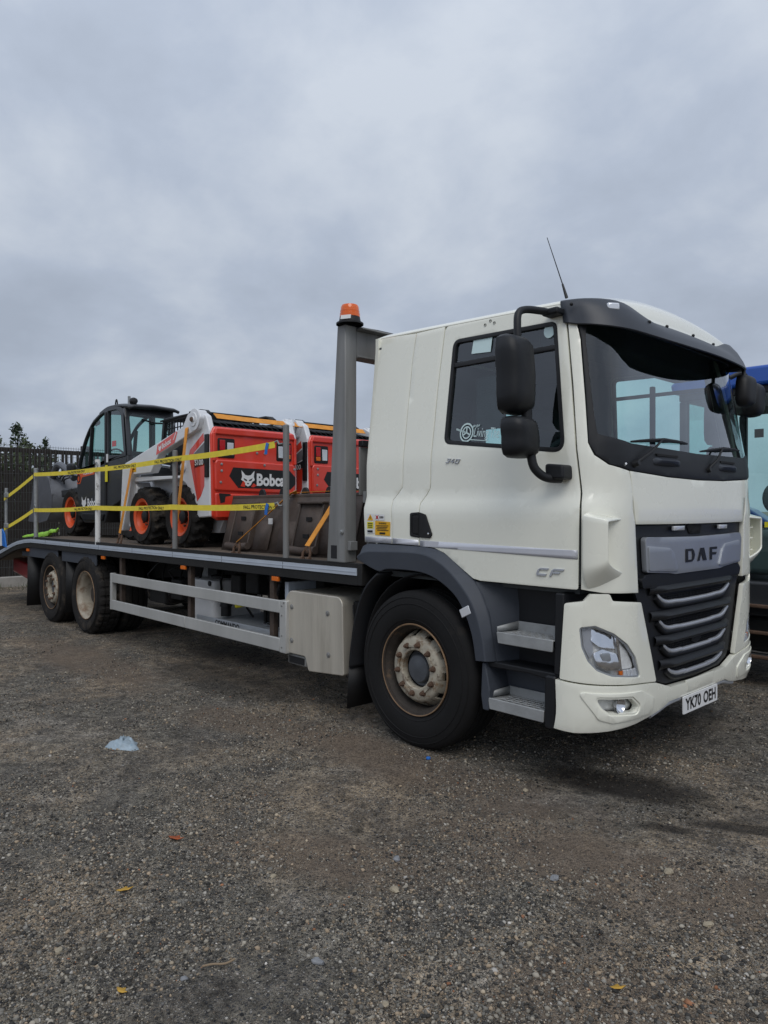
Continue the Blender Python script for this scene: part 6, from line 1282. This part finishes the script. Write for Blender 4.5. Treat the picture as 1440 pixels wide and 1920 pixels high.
# ================================================================== litter and single stones on the yard
def gpt(x, y): return float(gz(np.array(x), np.array(y)))
x, y = -1.328, -1.456; z = gpt(x, y); rg = np.random.default_rng(3); mb = MB(); rows = []
for i in range(9):
    r_ = []
    for k in range(16):
        t_ = k / 16 * 6.283; f = i / 8; rr = (.105 if i < 8 else .109) * f * (1 + .16 * math.sin(3 * t_ + 1) + .1 * math.sin(5 * t_)); r_.append((rr * math.cos(t_) * 1.15, rr * math.sin(t_) * .9, .046 * (1 - f ** 3) * (1 + .30 * math.sin(4 * t_ + f * 5)) + rg.normal(0, .006) * (i < 8) + .002))
    rows.append(r_)
mb.loft(rows, True); o = mb.build('plastic_bag', mat('bag_blue', (.30, .37, .42), .5, 0, .25, 30, .4, 40, [((.16, .30, .40), .3, 22, .7)]), None, smooth=70); o.location = (x, y, z); tag(o, 'crumpled pale blue plastic bag lying on the gravel', 'bag')
def leaf(x, y, m, label, sz, rz, name='leaf'):
    z = gpt(x, y); pts = [(-1, 0, .15), (-.4, .32, .05), (.1, .5, .22), (.35, .2, .1), (1, .05, .35), (.4, -.25, .12), (0, -.48, .3), (-.5, -.25, .08), (0, 0, .02)]
    mb = MB().add([(a * sz, b * sz, c * sz * .8) for a, b, c in pts], [(8, i, (i + 1) % 8) for i in range(8)]); o = mb.build(name, m, None, solid=.0015); o.location = (x, y, z + .006); o.rotation_euler = (0, 0, rz); tag(o, label, 'leaf', 'fallen leaves on the gravel')
mat('leaf_orange', (.34, .075, .018), .7, 0, .3, 40); mat('leaf_yellow', (.52, .30, .04), .65, 0, .2, 40)
leaf(.17, -1.828, M['leaf_orange'], 'curled rust orange leaf on the gravel in front of the truck', .048, .4)
leaf(.492, -2.219, M['leaf_yellow'], 'pale yellow leaf lying left of the orange one, nearer the viewer', .036, 1.1)
leaf(1.091, -2.483, M['leaf_yellow'], 'small yellow leaf close to the bottom left of the yard', .028, .2)
leaf(2.19, -1.247, M['leaf_yellow'], 'mustard yellow leaf at the lower right of the yard', .028, .8)
z = gpt(1.19, -2.176); o = MB().path(smooth_curve([(-.055, -.02, .006), (-.02, -.012, .010), (.02, .0, .006), (.05, .02, .012)], 4), [.0035] * 12 + [.002], 6).build('twig', mat('twig', (.26, .19, .12), .8), None); o.location = (1.19, -2.176, z + .004); o.rotation_euler = (0, 0, .75); tag(o, 'thin bent pale twig on the gravel near the bottom edge', 'twig')
z = gpt(.215, -.085); o = MB().lathe([(0, .012), (.012, .012), (.0145, .009), (.0145, 0), (.0, .0)], (0, 0, 0), 16, 'z').build('bottle_cap', M['blue_plastic'], None); o.location = (.215, -.085, z + .005); tag(o, 'small blue plastic bottle cap beside the front tyre', 'cap')
def gpx(u, v):
    dx = (u - 720) / 1331; dz = (958 - v) / 1331; t_ = -1.6 / dz; A = R(43); return 3.40 + t_ * (-math.cos(A) + dx * math.sin(A)), -3.45 + t_ * (math.sin(A) + dx * math.cos(A))
PX = [(740, 1662, 18, 'p', 'largest cream pebble, straight below the front wheel in mid yard'), (1253, 1640, 16, 'p', 'cream pebble at the right of the yard below the number plate'), (595, 1805, 18, 'g', 'largest blue grey stone chip, to the right of the bent twig'),
 (1040, 1642, 18, 'g', 'flat blue grey stone in mid yard below the headlight'), (722, 1873, 16, 'p', 'cream pebble at the bottom edge near the middle'), (993, 1772, 14, 'p', 'cream pebble low in the yard, right of the middle'),
 (345, 1840, 14, 'g', 'small blue grey chip just left of the bent twig'), (744, 1597, 14, 'g', 'small blue grey chip just above the largest cream pebble'), (1328, 1736, 15, 'p', 'cream pebble close to the right edge, above the mustard leaf'),
 (110, 1790, 15, 'p', 'cream pebble near the left edge, level with the twig'), (985, 1474, 11, 'p', 'small cream pebble nearest the bumper, in front of the lower step'), (512, 1640, 13, 'p', 'cream pebble to the right of the orange leaf')]
mat('pale_stone', (.33, .28, .20), .85, 0, .2, 60, .3, 200); mat('grey_stone', (.22, .225, .235), .85, 0, .2, 60, .3, 200)
for i, (u, v, s, kd, lab) in enumerate(PX):
    x, y = gpx(u, v); d = 1.6 * 1331 / (v - 958); r_ = s * d / 1331 / 2 * 1.1; rg = np.random.default_rng(100 + i); mb = MB().ball((0, 0, 0), 1, 9, 6)
    mb.v = [(a * r_ * (1.1 + .3 * math.sin(i)) + r_ * rg.normal(0, .10), b * r_ * .85 + r_ * rg.normal(0, .10), c * r_ * .55 + r_ * rg.normal(0, .05)) for a, b, c in mb.v]
    o = mb.build('stone', M['pale_stone' if kd == 'p' else 'grey_stone'], None, smooth=28); o.location = (x, y, gpt(x, y) + r_ * .2); o.rotation_euler = (0, 0, i * 1.7)
    tag(o, lab, 'stone', 'larger loose stones on the gravel')
